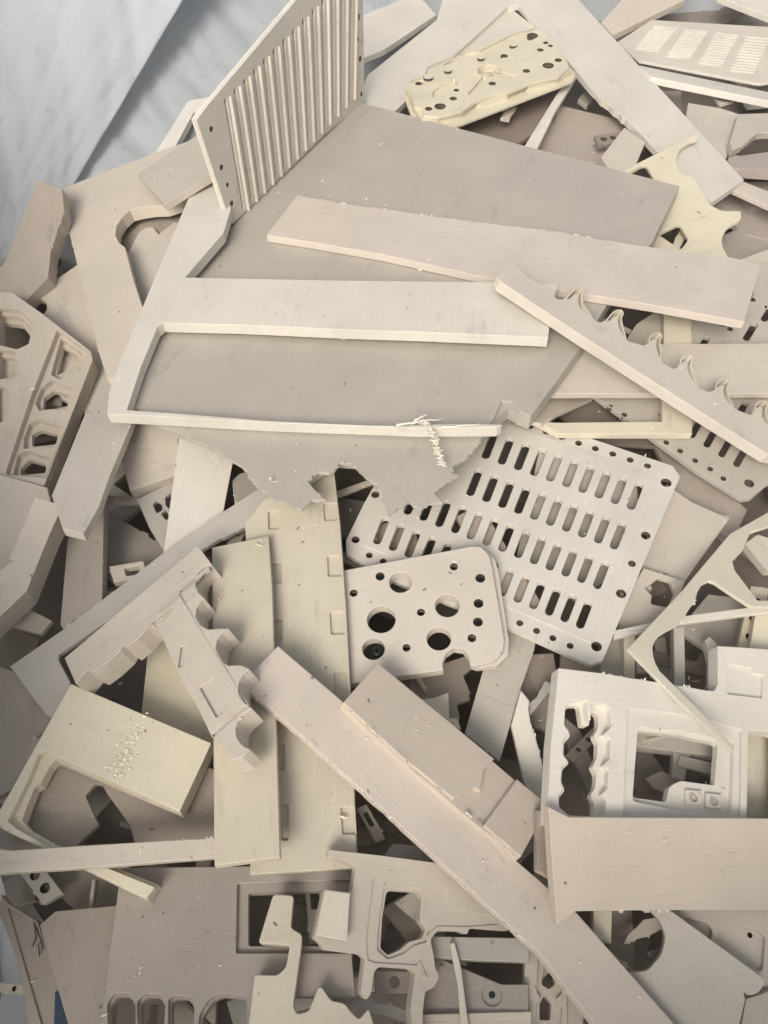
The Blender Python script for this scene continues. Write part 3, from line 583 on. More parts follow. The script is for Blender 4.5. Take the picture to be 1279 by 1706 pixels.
# grey scratched corner piece, yellow block, pink bar
P('corner_piece', 'lavender-grey scratched L-shaped piece running up to the torn grey plate', 'corner piece', [(16, 1110), (106, 1048, .5), (299, 900, .5), (433, 812), (462, 832), (440, 860, 1.5), (331, 918), (186, 1030), (98, 1090), (97, 1100), (116, 1135), (118, 1150), (112, 1212), (76, 1190)], .012, 'lav')
def specks(o, fr):
    rr = random.Random(4)
    vs, fs = [], []
    for i in range(110):
        t = rr.random() ** .8; px = (238 - 46 * t + rr.gauss(0, 8), 1194 + 102 * t + rr.gauss(0, 5)); (x, y), = fr.loc([px]); a = rr.uniform(0, 3.1); l, w_ = rr.uniform(.0008, .0026), rr.uniform(.0003, .0008); k = len(vs)
        ca, sa = math.cos(a), math.sin(a)
        for dx, dy, dz in ((-l, -w_, .0001), (l, -w_, .0001), (l * .8, w_ * 1.6, .0014), (-l * .6, w_ * 1.3, .0010)): vs.append((x + dx * ca - dy * sa, y + dx * sa + dy * ca, dz))
        fs.append((k, k + 1, k + 2, k + 3))
    link('chatter_mark', mesh('chatter_mark', vs, fs, [MAT['cream_e']]), o, kind='stuff')
P('yellow_block', 'thick yellow block with a band of chatter marks and a thin arm hooking below it', 'block', [(118, 1139), (352, 1238), (299, 1352), (95, 1262), (76, 1250), (64, 1256), (46, 1300), (24, 1345), (12, 1368), (30, 1382), (84, 1412), (160, 1438), (258, 1478), (243, 1497), (70, 1413), (0, 1379), (-4, 1355), (33, 1290)], .040, 'cream', rag=False, r=2, parts=specks,
  layers=[(.014, [], None), (.026, [], [[(118, 1139), (352, 1238), (299, 1352), (98, 1266), (88, 1262), (78, 1272), (62, 1302), (52, 1308), (40, 1338), (31, 1362), (42, 1377), (88, 1404), (160, 1431), (258, 1470), (243, 1497), (70, 1413), (0, 1379), (-4, 1355), (33, 1290)]])])
P('plastic_bar', 'pinkish-grey bar lying across the yellow arm at the left edge', 'bar', [(-12, 1403), (18, 1417), (150, 1408), (303, 1399, .8), (375, 1395), (375, 1427), (150, 1445), (-12, 1460)], .018, 'beige')

# ------------------------------------------------------------------ centre
P('plastic_plate', 'grey plate showing through the right-hand slots of the large slotted plate', 'plate', [(900, 740), (1060, 790), (1070, 930), (960, 1000), (860, 930)], .012, 'grey')
P('plastic_board', 'brown board showing through the left-hand slots of the large slotted plate', 'board', [(760, 860), (800, 840), (930, 1050), (880, 1060)], .014, 'brown')
P('plastic_board', 'narrow brown board showing through the leftmost slots of the large slotted plate', 'board', [(600, 880), (690, 860), (700, 930), (610, 915)], .014, 'brown')
slots5 = slot_rows((708, 704), (1058, 826), (973, 1024), (635, 884), 14, 4, (8.8, -22.5), 14)
slots5 = [h for h in slots5 if not ((h[1] + h[3]) / 2 < 790 and (h[2] + h[4]) / 2 < 800)]
inner5 = [(850, 706), (1098, 797), (984, 1071), (604, 907), (640, 800), (760, 690)]
P('slotted_plate', 'large white plate with four rows of slots right of the centre', 'slotted plate', [(790, 665), (840, 681), (1121, 775), (1133, 793), (1004, 1100), (984, 1107), (847, 1045), (640, 961), (577, 922), (576, 899), (606, 838), (650, 760), (720, 690)], .013, 'white', rag=False,
  layers=[(.0025, slots5, [inner5]), (.0105, slots5 + [('c', 1110, 803, 9), ('c', 994, 1076, 9), ('c', 592, 898, 7), ('c', 1076, 891, 8), ('c', 1053, 938, 6.5), ('c', 1035, 988, 8.5), ('c', 625, 823, 7)] +
   [('c', x, y, 5.8) for x, y in ((857, 700), (883, 709), (910, 718), (936, 727), (964, 737), (992, 746), (1021, 755), (1050, 765), (1079, 775), (615, 924), (638, 934), (866, 1037), (894, 1050), (921, 1062), (950, 1075))], None)])
def screws(o, fr):
    for c in ((633, 960), (800, 963), (797, 1005), (796, 1036), (628, 1082)):
        (x, y), = fr.loc([c]); k = 14; ro = .0042 if c[0] != 628 else .007; V, Fc = [], []
        for rad, z in ((ro, -.012), (ro, -.004), (ro * .8, -.003), (ro * .42, -.003), (ro * .42, -.007)):
            V += [(x + rad * math.cos(6.283 * j / k), y + rad * math.sin(6.283 * j / k), z) for j in range(k)]
        for q in range(4): Fc += [(q * k + j, q * k + (j + 1) % k, (q + 1) * k + (j + 1) % k, (q + 1) * k + j) for j in range(k)]
        Fc.append(tuple(4 * k + j for j in range(k)))
        link('screw', mesh('screw', V, Fc, [MAT['screw']]), o)
r6 = [(562, 952), (787, 910), (801, 911), (813, 922), (818, 936), (840, 1066), (837, 1088), (822, 1102), (790, 1110), (783, 1107), (781, 1093), (771, 1081), (756, 1079), (743, 1088), (737, 1103), (738, 1116), (667, 1126), (583, 1139), (575, 1100)]
h6 = [('c', 667, 970, 19), ('c', 745, 1009, 20.5), ('c', 635, 1032, 24), ('c', 622, 1081, 19), ('c', 731, 1064, 20.5), ('c', 633, 960, 7.5), ('c', 756, 944, 6.5), ('c', 589, 988, 6.5), ('c', 701, 1020, 6.5), ('c', 677, 1079, 6.5), ('c', 786, 1063, 7), ('c', 800, 963, 8), ('c', 797, 1005, 8), ('c', 796, 1036, 8)]
r6b = [(562, 952), (787, 910), (808, 912), (824, 926), (830, 945), (848, 1064), (846, 1088), (828, 1106), (795, 1110), (785, 1107), (781, 1093), (771, 1081), (756, 1079), (743, 1088), (737, 1103), (738, 1116), (667, 1126), (583, 1139), (575, 1100)]
P('drilled_plate', 'beige plate with five big round holes and black screws in the centre', 'drilled plate', r6b, .024, 'beige', rag=False, layers=[(.012, h6, [r6]), (.012, h6, [r6b])], parts=screws)

notch = [[3, (538, 838), (566, 838), (566, 866), (540, 868)], [3, (545, 926), (572, 926), (572, 960), (546, 960)], [3, (549, 1020), (578, 1018), (580, 1056), (551, 1057)], [3, (556, 1120), (590, 1120), (592, 1158), (557, 1158)], [3, (567, 1345), (598, 1344), (600, 1390), (570, 1390)],
         [3, (446, 851), (464, 850), (465, 881), (447, 882)], [3, (452, 938), (469, 938), (469, 972), (452, 972)], [3, (454, 1032), (470, 1032), (470, 1069), (454, 1069)], [3, (460, 1240), (474, 1240), (474, 1282), (460, 1282)], [3, (468, 1340), (480, 1340), (480, 1400), (468, 1400)]]
P('notched_board', 'long pale upright board with small square pockets along both edges', 'board', [(408, 872), (440, 832), (530, 780), (556, 782), (566, 870), (576, 1010), (584, 1157), (590, 1309), (595, 1446), (416, 1457), (425, 1100), (414, 1000)], .016, 'shell',
  rag=False, layers=[(.006, [h for h in notch if h[1][0] < 500 and h[1][0] < 470], None), (.010, [], None)] if False else [(.006, [[3] + [(min(x, 562 + (y - 840) * .055), y) for x, y in h[1:]] if h[1][0] > 500 else h for h in notch], None), (.010, [], None)])
P('open_bracket', 'bracket with a big ragged square opening and legs at the bottom centre', 'bracket',
  [(548, 1415), (552, 1416), (632, 1425), (740, 1439), (800, 1490), (852, 1543), (846, 1552), (782, 1546), (778, 1558), (769, 1552), (728, 1551), (717, 1566), (723, 1594), (725, 1612), (732, 1628), (722, 1646), (708, 1652), (704, 1690), (706, 1725), (694, 1725), (684, 1680), (692, 1622), (686, 1615), (630, 1611), (623, 1620), (618, 1656), (610, 1667), (601, 1655), (608, 1596), (600, 1590), (541, 1583), (535, 1572), (523, 1562), (541, 1481), (586, 1486), (593, 1446), (580, 1436), (548, 1428)], .024, 'beige', rag=False, r=5,
  layers=[(.0022, [[2, (622, 1462), (744, 1479), (747, 1514), (816, 1526), (830, 1540), (780, 1544), (728, 1543), (710, 1560), (716, 1600), (712, 1630), (700, 1600), (694, 1608), (625, 1604), (613, 1600), (610, 1566)]], None), (.004, [[4, (639, 1481), (646, 1476), (700, 1479), (710, 1492), (707, 1532), (718, 1548), (712, 1570), (690, 1576), (672, 1590), (646, 1599), (628, 1583), (632, 1530)]], None),
          (.020, [[4, (645, 1487), (652, 1483), (697, 1486), (704, 1495), (701, 1534), (711, 1549), (704, 1564), (684, 1569), (668, 1583), (648, 1592), (635, 1580), (638, 1530)]], None)])
P('hooked_bracket', 'S-shaped hooked bracket at the bottom edge left of the open bracket', 'bracket', [(455, 1490), (489, 1492), (484, 1546), (503, 1557), (502, 1575), (488, 1676), (494, 1690), (514, 1685), (530, 1645), (536, 1645), (551, 1667), (574, 1672), (586, 1688), (598, 1699), (614, 1680), (645, 1725), (405, 1725), (424, 1624), (462, 1625), (476, 1612), (483, 1575), (430, 1571)], .026, 'shell', rag=False, r=6)
P('plastic_block', 'small square cream block left of the open bracket', 'block', [(541, 1482), (583, 1488), (578, 1568), (526, 1558)], .006, 'shell')
P('plastic_sliver', 'thin cream sliver hanging down at the bottom right of the open bracket', 'sliver', [(749, 1572), (757, 1570), (768, 1612), (790, 1725), (774, 1725), (762, 1640)], .008, 'cream')

P('plastic_board', 'pale board lying on the notched board, left of centre', 'board', [(353, 912), (447, 893), (453, 980), (459, 1192), (466, 1428), (357, 1442), (355, 1200)], .018, 'shell', layers=[(.018, [], None)])
P('scalloped_bracket', 'thick L-shaped bracket with scalloped bites along its right side', 'bracket',
  [(107, 1096), (329, 909), (350, 936)] + sc((356, 970), 31, -98, -240) + sc((352, 1022), 27, -128, -288, 5)[::1] + [(362, 1047)] + sc((392, 1078), 33, -110, -248) + [(402, 1108)] + sc((432, 1146), 36, -118, -250) + sc((424, 1217), 32, -128, -256) + [(404, 1262), (384, 1267), (376, 1248), (352, 1227), (330, 1180), (306, 1139), (271, 1065), (262, 1046), (253, 1040), (246, 1046), (230, 1064), (212, 1078), (206, 1074), (200, 1084), (176, 1106), (156, 1120), (146, 1116), (126, 1140)], .050, 'beige', rag=False, r=1.5,
  layers=[(.0045, [('s', 347, 947, 297, 988, 5), ('s', 297, 986, 412, 1176, 5), ('s', 411, 1175, 354, 1226, 5), ('s', 250, 1042, 288, 1012, 7), [3, (301, 1076), (309, 1076), (304, 1110), (296, 1112)], [3, (332, 1146), (354, 1130), (372, 1186), (360, 1196)]], None), (.0455, [], None)])
P('stepped_bar', 'long stepped tan bar with a chewed side at the left edge', 'bar', [(58, 828), (105, 842), (83, 888), (44, 985), (-12, 1105), (-12, 1010), (21, 934), (14, 931), (40, 872)], .065, 'beige', slope=(-.1, .12))

# ------------------------------------------------------------------ the large pieces on top
P('notch_plank', 'pale plank with a dark right side coming out under the lower left of the frame', 'plank', [(178, 610), (141, 690), (86, 825), (104, 880), (139, 889), (165, 843), (183, 792), (218, 708), (240, 640)], .02, 'beige')
P('plastic_plate', 'brown plate under the broken plate in the keyhole cutout', 'plate', [(150, 345), (350, 300), (355, 400), (250, 500), (180, 480)], .010, 'brown')
P('torn_plate', 'thin broken plate showing inside the keyhole cutout', 'plate', [(160, 420), (214, 420), (226, 396, 1), (240, 380), (254, 378), (264, 390), (288, 372, 1), (330, 360), (340, 460), (250, 560), (200, 560)], .010, 'beige')
P('cutout_bracket', 'beige plate with a keyhole-shaped cutout at the upper left', 'bracket', [(105, 313), (265, 252), (345, 224), (380, 240), (370, 320), (320, 325), (300, 334), (275, 342), (250, 343), (232, 346), (216, 350), (203, 362), (194, 376), (192, 392), (198, 404), (208, 412), (222, 465), (240, 520), (215, 635), (178, 630), (166, 592, .8), (128, 440, 2), (112, 370)], .034, 'beige')
P('star_plate', 'cream star-shaped plate with a keyhole bite on the right of the big grey plate', 'plate', [(1033, 286), (1160, 223), (1163, 231), (1148, 236), (1133, 247), (1126, 264), (1130, 282), (1140, 292), (1156, 294), (1165, 312), (1184, 342), (1200, 350, 1), (1234, 352), (1235, 365), (1210, 380), (1202, 398), (1204, 412), (1214, 430), (1200, 450), (1090, 450), (1080, 400), (1092, 304), (1076, 275), (1068, 276), (1045, 290)], .010, 'cream', r=5, holes=[[(1096, 390), (1131, 373), (1147, 399), (1134, 416)]], rag=False)
P('cream_frame', 'slim cream rectangular frame corner under the comb plank on the right', 'frame', [(1107, 490), (1151, 490), (1153, 600), (1153, 723), (1020, 723), (930, 722), (890, 700), (924, 704), (1103, 702)], .017, 'cream', rag=False)
P('plastic_board', 'wide grey board running off the right edge under the comb plank', 'board', [(960, 578), (1100, 573), (1300, 571), (1300, 655), (905, 656), (925, 610)], .016, 'beige')
P('plastic_board', 'short grey board with ragged end under the right corner of the big grey plate', 'board', [(880, 662), (988, 664), (930, 690, 2), (903, 706), (875, 700)], .010, 'beige')
T7o, T7f = P('big_plate', 'large smooth grey plate with a torn lower edge in the middle of the heap', 'plate',
  [(590, 168), (860, 239), (1132, 310), (1086, 404), (1040, 460), (968, 578), (884, 693), (866, 686), (852, 668, 2), (836, 667), (822, 698), (812, 712, 2.8), (798, 738, 2.8), (778, 762, 2.8), (757, 773, 3), (750, 786), (766, 792, 3), (744, 803, 2.8), (724, 822, 3), (736, 838, 2.8), (714, 838, 2.8), (700, 850, 2.8), (681, 834, 2.8), (664, 844, 3), (648, 858), (643, 838, 3), (628, 808, 3), (608, 794, 3), (585, 772), (565, 771, 3), (548, 788, 2), (530, 786, 3), (512, 801), (526, 818, 2), (541, 833, 3), (520, 832), (502, 849, 3), (462, 836, 3), (428, 811, 3), (400, 775, 3), (338, 738, 2.2), (299, 720, 2), (262, 708), (205, 660), (215, 610), (310, 462), (372, 392)], .038, 'grey', layers=[(.008, [], None), (.030, [], [[(590, 168), (860, 239), (1132, 310), (1086, 404), (1040, 460), (968, 578), (884, 693), (866, 686), (848, 676), (818, 700), (786, 742), (750, 765), (716, 812), (690, 818), (652, 826), (622, 788), (592, 760), (560, 758), (520, 782), (482, 812), (440, 798), (402, 760), (332, 724), (262, 698), (205, 660), (215, 610), (310, 462), (372, 392)]])])
P('pink_plank', 'wide pinkish plank lying across the big grey plate towards the right', 'plank', [(495, 325, 1.2), (610, 345, 1), (650, 349), (700, 357, 1), (830, 374), (935, 386), (952, 391, .8), (1040, 405), (1135, 419, .8), (1216, 428), (1267, 441), (1240, 536), (1100, 510), (828, 466), (640, 424), (520, 403), (444, 391)], .020, 'pink')
P('window_frame', 'large white frame with a long narrow opening lying on the big grey plate', 'frame',
  [(352, 240), (378, 262), (384, 350), (372, 388), (308, 462), (560, 467), (830, 470), (928, 474), (915, 545), (913, 562), (700, 553), (575, 549), (400, 541), (271, 538), (262, 545), (235, 610), (211, 683), (300, 689), (450, 701), (604, 708), (660, 709), (750, 706), (836, 707), (828, 712), (700, 713), (450, 704), (178, 689), (181, 655), (200, 600), (240, 505), (267, 440)], .027, 'white', rag=False)
P('plastic_plate', 'small beige plate lying on the beige bracket behind the ribbed plate', 'plate', [(229, 290), (333, 222), (358, 228), (372, 280), (352, 290), (273, 340)], .02, 'beige')
P('long_plank', 'very long plain plank running diagonally from the centre to the bottom right', 'plank', [(463, 1076), (572, 1170), (703, 1290), (829, 1407), (960, 1520), (1190, 1722), (1050, 1722), (899, 1590, .7), (829, 1524, .7), (699, 1405, .9), (590, 1305, .9), (478, 1205, .9), (412, 1150), (408, 1132)], .020, 'pink')
P('stepped_plank', 'shorter plank with a stepped channel near its lower end, above the long diagonal plank', 'plank', [(629, 1104), (812, 1255), (914, 1342), (868, 1427, 1.2), (754, 1334, .6), (664, 1256, .6), (572, 1170)], .022, 'pink',
  layers=[(.009, [], [[(629, 1104), (812, 1255), (823, 1264), (806, 1282), (800, 1318), (790, 1312), (757, 1331), (664, 1256), (572, 1170)], [(861, 1298), (914, 1342), (868, 1427), (806, 1374)]]), (.017, [], None)])

# ------------------------------------------------------------------ big frame, broad plank, triangle on the right
P('plastic_plate', 'narrow beige plate under the left end of the broad right plank', 'plate', [(895, 1350), (940, 1350), (930, 1470), (895, 1450)], .014, 'brown')
base10 = [(931, 1113), (1000, 1121, 1), (1080, 1134), (1130, 1142, 1), (1176, 1150), (1190, 1151), (1196, 1140), (1196, 1076), (1230, 1078), (1300, 1088), (1300, 1378), (912, 1372), (918, 1240)]
hA = [4, (942, 1176), (950, 1168), (976, 1166), (980, 1200), (984, 1200), (986, 1172), (1006, 1172), (1017, 1182), (1018, 1212), (1006, 1222), (1017, 1232), (1016, 1264), (1005, 1274), (1014, 1284), (1012, 1314), (1002, 1322), (1010, 1332), (1008, 1364), (950, 1362), (932, 1346), (930, 1325), (939, 1314), (934, 1302), (936, 1276), (946, 1268), (938, 1258), (938, 1232), (949, 1220), (940, 1208)]
hA2 = [4, (947, 1181), (953, 1173), (971, 1172), (976, 1206), (988, 1206), (991, 1184), (1000, 1184), (1003, 1190), (1004, 1208), (996, 1222), (1003, 1236), (1002, 1260), (994, 1274), (1001, 1288), (999, 1310), (991, 1322), (997, 1336), (996, 1358), (955, 1356), (938, 1342), (938, 1327), (948, 1314), (942, 1300), (943, 1280), (955, 1268), (946, 1255), (946, 1236), (957, 1222), (947, 1206)]
hB = [8, (1066, 1206), (1140, 1214), (1226, 1232), (1224, 1300), (1222, 1358), (1136, 1350), (1056, 1334), (1060, 1270)]
hB2 = [5, (1070, 1214), (1140, 1222), (1205, 1236), (1200, 1306), (1186, 1304), (1142, 1298), (1124, 1308), (1118, 1334), (1062, 1326), (1066, 1270)]
pB = [3, (1046, 1180), (1100, 1186), (1170, 1196), (1236, 1216), (1234, 1372), (1038, 1368)]
hC = [6, (1247, 1216), (1300, 1222), (1300, 1368), (1244, 1366)]
hD = [2, (1213, 1107), (1250, 1112), (1252, 1121), (1272, 1125), (1270, 1163), (1212, 1156)]
def tiles(o, fr):
    for c in ((1162, 1326), (1196, 1332)):
        q = [(c[0] - 14, c[1] - 13), (c[0] + 13, c[1] - 10), (c[0] + 13, c[1] + 14), (c[0] - 14, c[1] + 11)]
        vs, fs = shape([fr.loc(q), fr.hole(('c', c[0], c[1], 8))], .006, .0006); np_ = link('nut_plate', mesh('nut_plate', [(a, b, z - .008) for a, b, z in vs], fs, [MAT['white']]), o)
        vs, fs = shape([fr.hole(('c', c[0], c[1], 8))], .003, .0006); link('nut', mesh('nut', [(a, b, z - .011) for a, b, z in vs], fs, [MAT['grey']]), np_)
P('machined_fixture', 'big machined frame with a scalloped slot and a square window at the right', 'frame', base10, .030, 'white', rag=True,
  layers=[(.006, [hA, pB, hC, hD], None), (.010, [hA, hB, hC], None), (.014, [hA2, hB2, hC], None)], parts=tiles)
P('curved_tab', 'upright curved tab at the top of the big frame beside the triangle', 'tab', [(1175, 1066), (1182, 1060), (1194, 1072), (1196, 1100), (1195, 1140), (1188, 1150), (1174, 1146), (1182, 1138), (1183, 1100)], .022, 'white', rag=False)
P('triangle_frame', 'thin cream triangular offcut whose point faces left, lying over the big frame', 'offcut', [(1045, 1081), (1135, 985), (1216, 889), (1300, 802), (1300, 848), (1250, 886), (1238, 915), (1220, 934), (1224, 950), (1262, 1000), (1300, 1006), (1300, 1014), (1250, 1010), (1212, 985), (1190, 970), (1181, 967), (1170, 972), (1163, 983, 1.2), (1156, 1002, 1.6), (1130, 1040), (1112, 1049), (1098, 1058), (1091, 1067), (1087, 1078), (1088, 1092), (1092, 1105), (1099, 1118), (1150, 1168), (1224, 1243), (1221, 1253), (1130, 1167)], .008, 'cream', rag=True, r=0)
P('broad_plank', 'broad plain plank running off the right edge above the bottom', 'plank', [(914, 1344), (947, 1361), (1100, 1362), (1300, 1364), (1300, 1515), (1130, 1516, .5), (959, 1518), (928, 1541), (920, 1440)], .022, 'pink')
fin = []
FN = (((928, 496), (962, 482), (990, 532)), ((994, 534), (1028, 519), (1046, 568)), ((1068, 573), (1092, 557), (1104, 605)), ((1121, 612), (1144, 594), (1165, 647)), ((1177, 650), (1204, 634), (1226, 682)), ((1248, 689), (1268, 670), (1292, 722)))
for (ax, ay), (tx, ty), (bx, by) in FN:
    fin += rounded([(ax - 8, ay - 4), (ax + 2, ay + 3), (tx - 14, ty + 16), (tx - 5, ty + 7), (tx + 4, ty + 8), (tx + 1, ty + 18), (tx + 4, ty + 30), (bx, by), (bx + 4, by + 1)], 6)[5:-5]
comb = [(847, 433, 1), (889, 468), (922, 483)] + fin + [(1300, 735), (1300, 775), (1279, 757), (1146, 673), (966, 557), (832, 468), (828, 460)]
def fins(o, fr):
    for (ax, ay), (tx, ty), (bx, by) in FN:
        path = [(ax + 8, ay + 3), (ax + 14, ay + 3), (tx - 12, ty + 8), (tx - 5, ty + 1), (tx + 5, ty), (tx + 9, ty + 5), (tx + 5, ty + 13), (tx + 8, ty + 24), (bx - 3, by - 2)]
        L = fr.loc(rounded([*path], 3, 3)[3:-3]); k = len(L); vs = []
        for q, (x, y) in enumerate(L):
            x0, y0 = L[max(0, q - 1)]; x1, y1 = L[min(k - 1, q + 1)]; d = math.hypot(x1 - x0, y1 - y0) + 1e-9; nx, ny = -(y1 - y0) / d * .0011, (x1 - x0) / d * .0011
            h_ = .0035 * math.sin(3.14 * q / (k - 1)) + .0005
            vs += [(x + nx, y + ny, h_), (x - nx, y - ny, h_), (x - nx, y - ny, -.014), (x + nx, y + ny, -.014)]
        fs = [(4 * q + c, 4 * q + (c + 1) % 4, 4 * q + 4 + (c + 1) % 4, 4 * q + 4 + c) for q in range(k - 1) for c in range(4)] + [(0, 3, 2, 1), tuple(4 * (k - 1) + c for c in range(4))]
        link('fin', mesh('fin', vs, fs, [MAT['shell']]), o)
P('comb_plank', 'narrow plank with hooked comb-like teeth along its upper edge on the right', 'plank', comb, .027, 'beige', rag=True, parts=fins)

# ------------------------------------------------------------------ ribbed plate standing on the big grey plate
bot = hit([(388, 374), (604, 168)], T7f.n, T7f.d); dr = bot[1] - bot[0]; dr /= np.linalg.norm(dr)
up = T7f.n - dr * (T7f.n @ dr); up /= np.linalg.norm(up)
nn = np.cross(dr, up); nn = nn if nn @ (CO - bot[0]) > 0 else -nn
lean = R(4); n8 = nn * math.cos(lean) + up * math.sin(lean); n8 /= np.linalg.norm(n8)
def ribs(o, fr):
    for i in range(14):
        a = fr.loc([(382 + i * 16.3, 160 - i * 16.6)])[0]; b = fr.loc([(413 + i * 13.6, 350 - i * 14.2)])[0]
        a, b = Vector((*a, 0)), Vector((*b, 0)); d = (b - a).normalized(); s = Vector((-d.y, d.x, 0)) * .0025; hgt = .0050; k = 6; vs = []
        for p in (a, b):
            for (sx, z) in ((-1, -.001), (-1, hgt * .8), (-.6, hgt), (.6, hgt), (1, hgt * .8), (1, -.001)): vs.append(p + s * sx + Vector((0, 0, z)))
        fs = [(j, (j + 1) % 6, 6 + (j + 1) % 6, 6 + j) for j in range(6)] + [(0, 5, 4, 3, 2, 1), (6, 7, 8, 9, 10, 11)]
        link('rib', mesh('rib', vs, fs, [MAT['white']]), o)
gro = [('s', 374.5 + i * 16.3, 164 - i * 16.6, 405.5 + i * 13.6, 349 - i * 14.2, 7.5) for i in range(14)]
rh2 = [('c', 374.5 + i * 16.3, 171 - i * 16.6, 4.2) for i in range(14)]
rh = [('c', 352, 215, 4.5), ('c', 369, 279, 4.5), ('c', 379, 308, 3.5), ('c', 386, 339, 4.5), ('c', 597, 28, 4.5), ('c', 596, 66, 3.5), ('c', 600, 98, 4.5), ('c', 602, 157, 3.5)]
P('ribbed_plate', 'white ribbed plate standing upright on the left edge of the big grey plate', 'ribbed plate', [(327, 200), (345, 176), (560, -40), (604, -62), (607, 168), (540, 226), (388, 374), (378, 356)], .014, 'white', rag=False, plane=(n8, float(n8 @ bot[0])),
  layers=[(.005, gro + rh, None), (.009, rh2 + rh, None)], parts=ribs)

# ------------------------------------------------------------------ swarf
def on_top(px, dz=.002):
    i = np.argmin(((GP - np.array(px)) ** 2).sum(1)); p = BUF[i]; r = rays([px])[0]; t = (p[2] + dz - CO[2]) / r[2]; return CO + r * t
sw = link('swarf_curl', None, label='frizzy cream swarf hanging off the thin lower bar of the white frame', cat='swarf')
rr = random.Random(9); spine = [(690, 705), (705, 700), (715, 712), (722, 728), (728, 745), (732, 762), (736, 775)]
z0 = max(on_top(p)[2] for p in spine) + .004
def px3(p, z): return Vector(at_z([p], z)[0])
for i in range(64):
    t = i / 63 * (len(spine) - 1); k = min(int(t), len(spine) - 2); f = t - k; cx = spine[k][0] * (1 - f) + spine[k + 1][0] * f; cy = spine[k][1] * (1 - f) + spine[k + 1][1] * f
    l = rr.uniform(5, 12); a = rr.gauss(.2, .5); pts = []
    for j in range(5):
        s = j / 4 - .5; pts.append(px3((cx + s * l * math.cos(a) * 1.6, cy + s * l * math.sin(a) + rr.gauss(0, .8)), z0 + rr.uniform(-.003, .004) - .010 * (t / 6)))
    link('swarf_thread', tube_mesh('swarf_thread', pts, lambda q: .0005 + .0004 * math.sin(3.14 * q), MAT['swarf'], 5), sw)
for a, b in (((660, 707), (740, 697)), ((735, 712), (800, 706)), ((690, 700), (712, 690))):
    pts = [px3((a[0] + (b[0] - a[0]) * j / 6, a[1] + (b[1] - a[1]) * j / 6 + rr.gauss(0, .8)), z0 + .001) for j in range(7)]
    link('swarf_thread', tube_mesh('swarf_thread', pts, lambda q: .0016 * (1 - q) + .0005, MAT['swarf'], 5), sw)

vs, fs = [], []; rr = random.Random(77)
cand = [(650, 240), (648, 266), (700, 283), (868, 258), (888, 291), (610, 332), (656, 292)] + [(rr.uniform(20, 1260), rr.uniform(180, 1700)) for _ in range(420)]
for px in cand:
    p = Vector(on_top(px, .0008)); s_ = rr.uniform(.0006, .0018) * (1.5 if rr.random() < .1 else 1); k = len(vs); a1, a2 = rr.uniform(0, 6.28), rr.uniform(.4, 1)
    u = Vector((math.cos(a1), math.sin(a1), rr.uniform(-.2, .3))) * s_ * rr.uniform(1, 2.6); w2 = Vector((-math.sin(a1), math.cos(a1), 0)) * s_ * a2
    vs += [p - u, p + w2, p + u, p - w2, p + Vector((0, 0, s_ * .9))]
    fs += [(k, k + 1, k + 4), (k + 1, k + 2, k + 4), (k + 2, k + 3, k + 4), (k + 3, k, k + 4)]
link('plastic_crumbs', mesh('plastic_crumbs', vs, fs, [MAT['swarf'], MAT['dark']], [0 if (i // 4) % 3 else 1 for i in range(len(fs))]), label='small crumbs and chips of plastic sprinkled over the heap', cat='crumbs', kind='stuff')
for i, px in enumerate([(455, 800), (1150, 1130), (1090, 1136), (1200, 60), (990, 1330), (570, 565), (430, 905), (300, 727)]):
    c_ = Vector(on_top(px, .003)); a0 = rr.uniform(0, 6.28); pts = [c_ + Vector((math.cos(a0 + t * .55) * (.002 + .0009 * t), math.sin(a0 + t * .4) * (.003 + .0006 * t), .0008 * t + .002 * math.sin(t + i))) for t in range(9)]
    link('swarf_curl', tube_mesh('swarf_curl', pts, lambda q: .0008 * (1 - q) + .0003, MAT['swarf'], 5), label=['pale curl of swarf by the broken edge of the grey plate', 'pale curl of swarf on the top edge of the big frame beside the triangle', 'short curl of swarf on the top of the big frame left of the triangle', 'white curl of swarf on the slotted plate at the top right', 'pale curl of swarf in the scalloped opening of the big frame', 'small burr curl hanging from the wide bar of the white frame', 'curl of swarf beside the top of the pale upright board', 'curl of swarf on the left part of the torn grey edge'][i], cat='swarf')

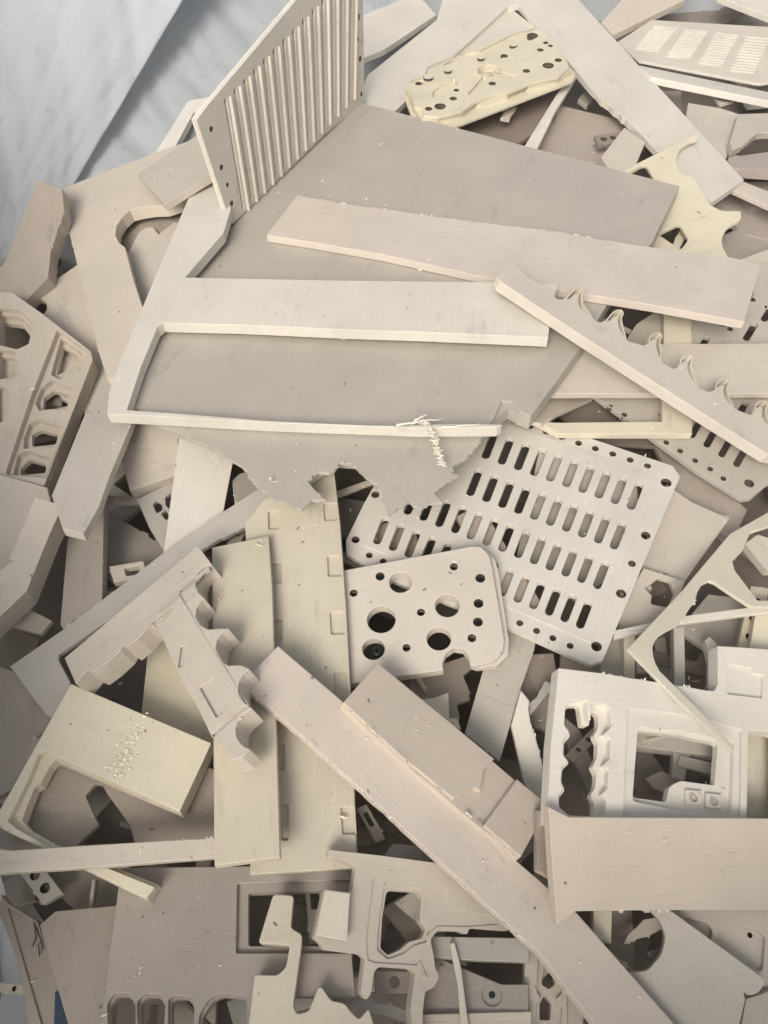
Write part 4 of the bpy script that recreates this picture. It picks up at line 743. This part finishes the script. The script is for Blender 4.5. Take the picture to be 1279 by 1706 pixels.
# ------------------------------------------------------------------ buried scraps: leave out those nothing shows of, say beside what the others lie
inn = (GP[:, 0] > -8) & (GP[:, 0] < 1288) & (GP[:, 1] > -8) & (GP[:, 1] < 1714)
nx_ = len(GX); G = IDB.reshape(len(GY), nx_)
STOP = {'on', 'under', 'at', 'seen', 'in', 'lying', 'behind', 'beside', 'below', 'near', 'left', 'right', 'above', 'running', 'across', 'over', 'with', 'that', 'coming', 'hanging', 'crossing', 'poking', 'leaning', 'standing', 'slanting', 'between', 'peeking', 'whose', 'passing', 'pierced', 'inside', 'by'}
USED = set()
for i in range(FILL):
    sel = (IDB == i) & inn
    if sel.sum() < 3 and i not in (-1,):
        for ch in list(PIECES[i].children): bpy.data.objects.remove(ch)
        bpy.data.objects.remove(PIECES[i]); continue
    ys, xs = np.nonzero(((IDB == i) & inn).reshape(G.shape)); cnt = {}
    for y, x in zip(ys, xs):
        for dy, dx in ((0, 2), (2, 0), (0, -2), (-2, 0), (4, 0), (-4, 0), (0, 4), (0, -4)):
            if 0 <= y + dy < G.shape[0] and 0 <= x + dx < nx_:
                q = G[y + dy, x + dx]
                if q >= FILL: cnt[q] = cnt.get(q, 0) + 1
    for q in sorted(cnt, key=lambda q: -cnt[q]) + list(cnt):
        wd = PIECES[q]['label'].split(); k = next((j for j, s in enumerate(wd) if j >= 2 and s in STOP), len(wd))
        if wd[k - 1] in ('and', 'a', 'the') or k > 8: continue
        k2 = k
        if len(wd) <= 9: k2 = len(wd)
        elif wd[k:k + 1] and wd[k] in ('with', 'at', 'on', 'in', 'under', 'beside', 'below'):
            nx2 = next((j for j in range(k + 1, len(wd)) if wd[j] in STOP), len(wd)); k2 = nx2 if nx2 <= 9 else k
        c_ = PIECES[i].data.materials[0].name.split('_')[-1]; c_ = {'shell': 'pale'}.get(c_, c_); d_ = PIECES[i].dimensions; sh_ = ' strip' if min(d_.x, d_.y) < .32 * max(d_.x, d_.y) else ' scrap'
        if len(PIECES[i].data.polygons) > 90: sh_ = ' holed' + sh_
        lab_ = c_ + sh_ + ' buried deep beside the ' + ' '.join(wd[:k2]).rstrip(',')
        if lab_ in USED: lab_ = 'second ' + lab_
        if lab_ in USED or len(lab_.split()) > 16: continue
        USED.add(lab_); PIECES[i]['label'] = lab_; break
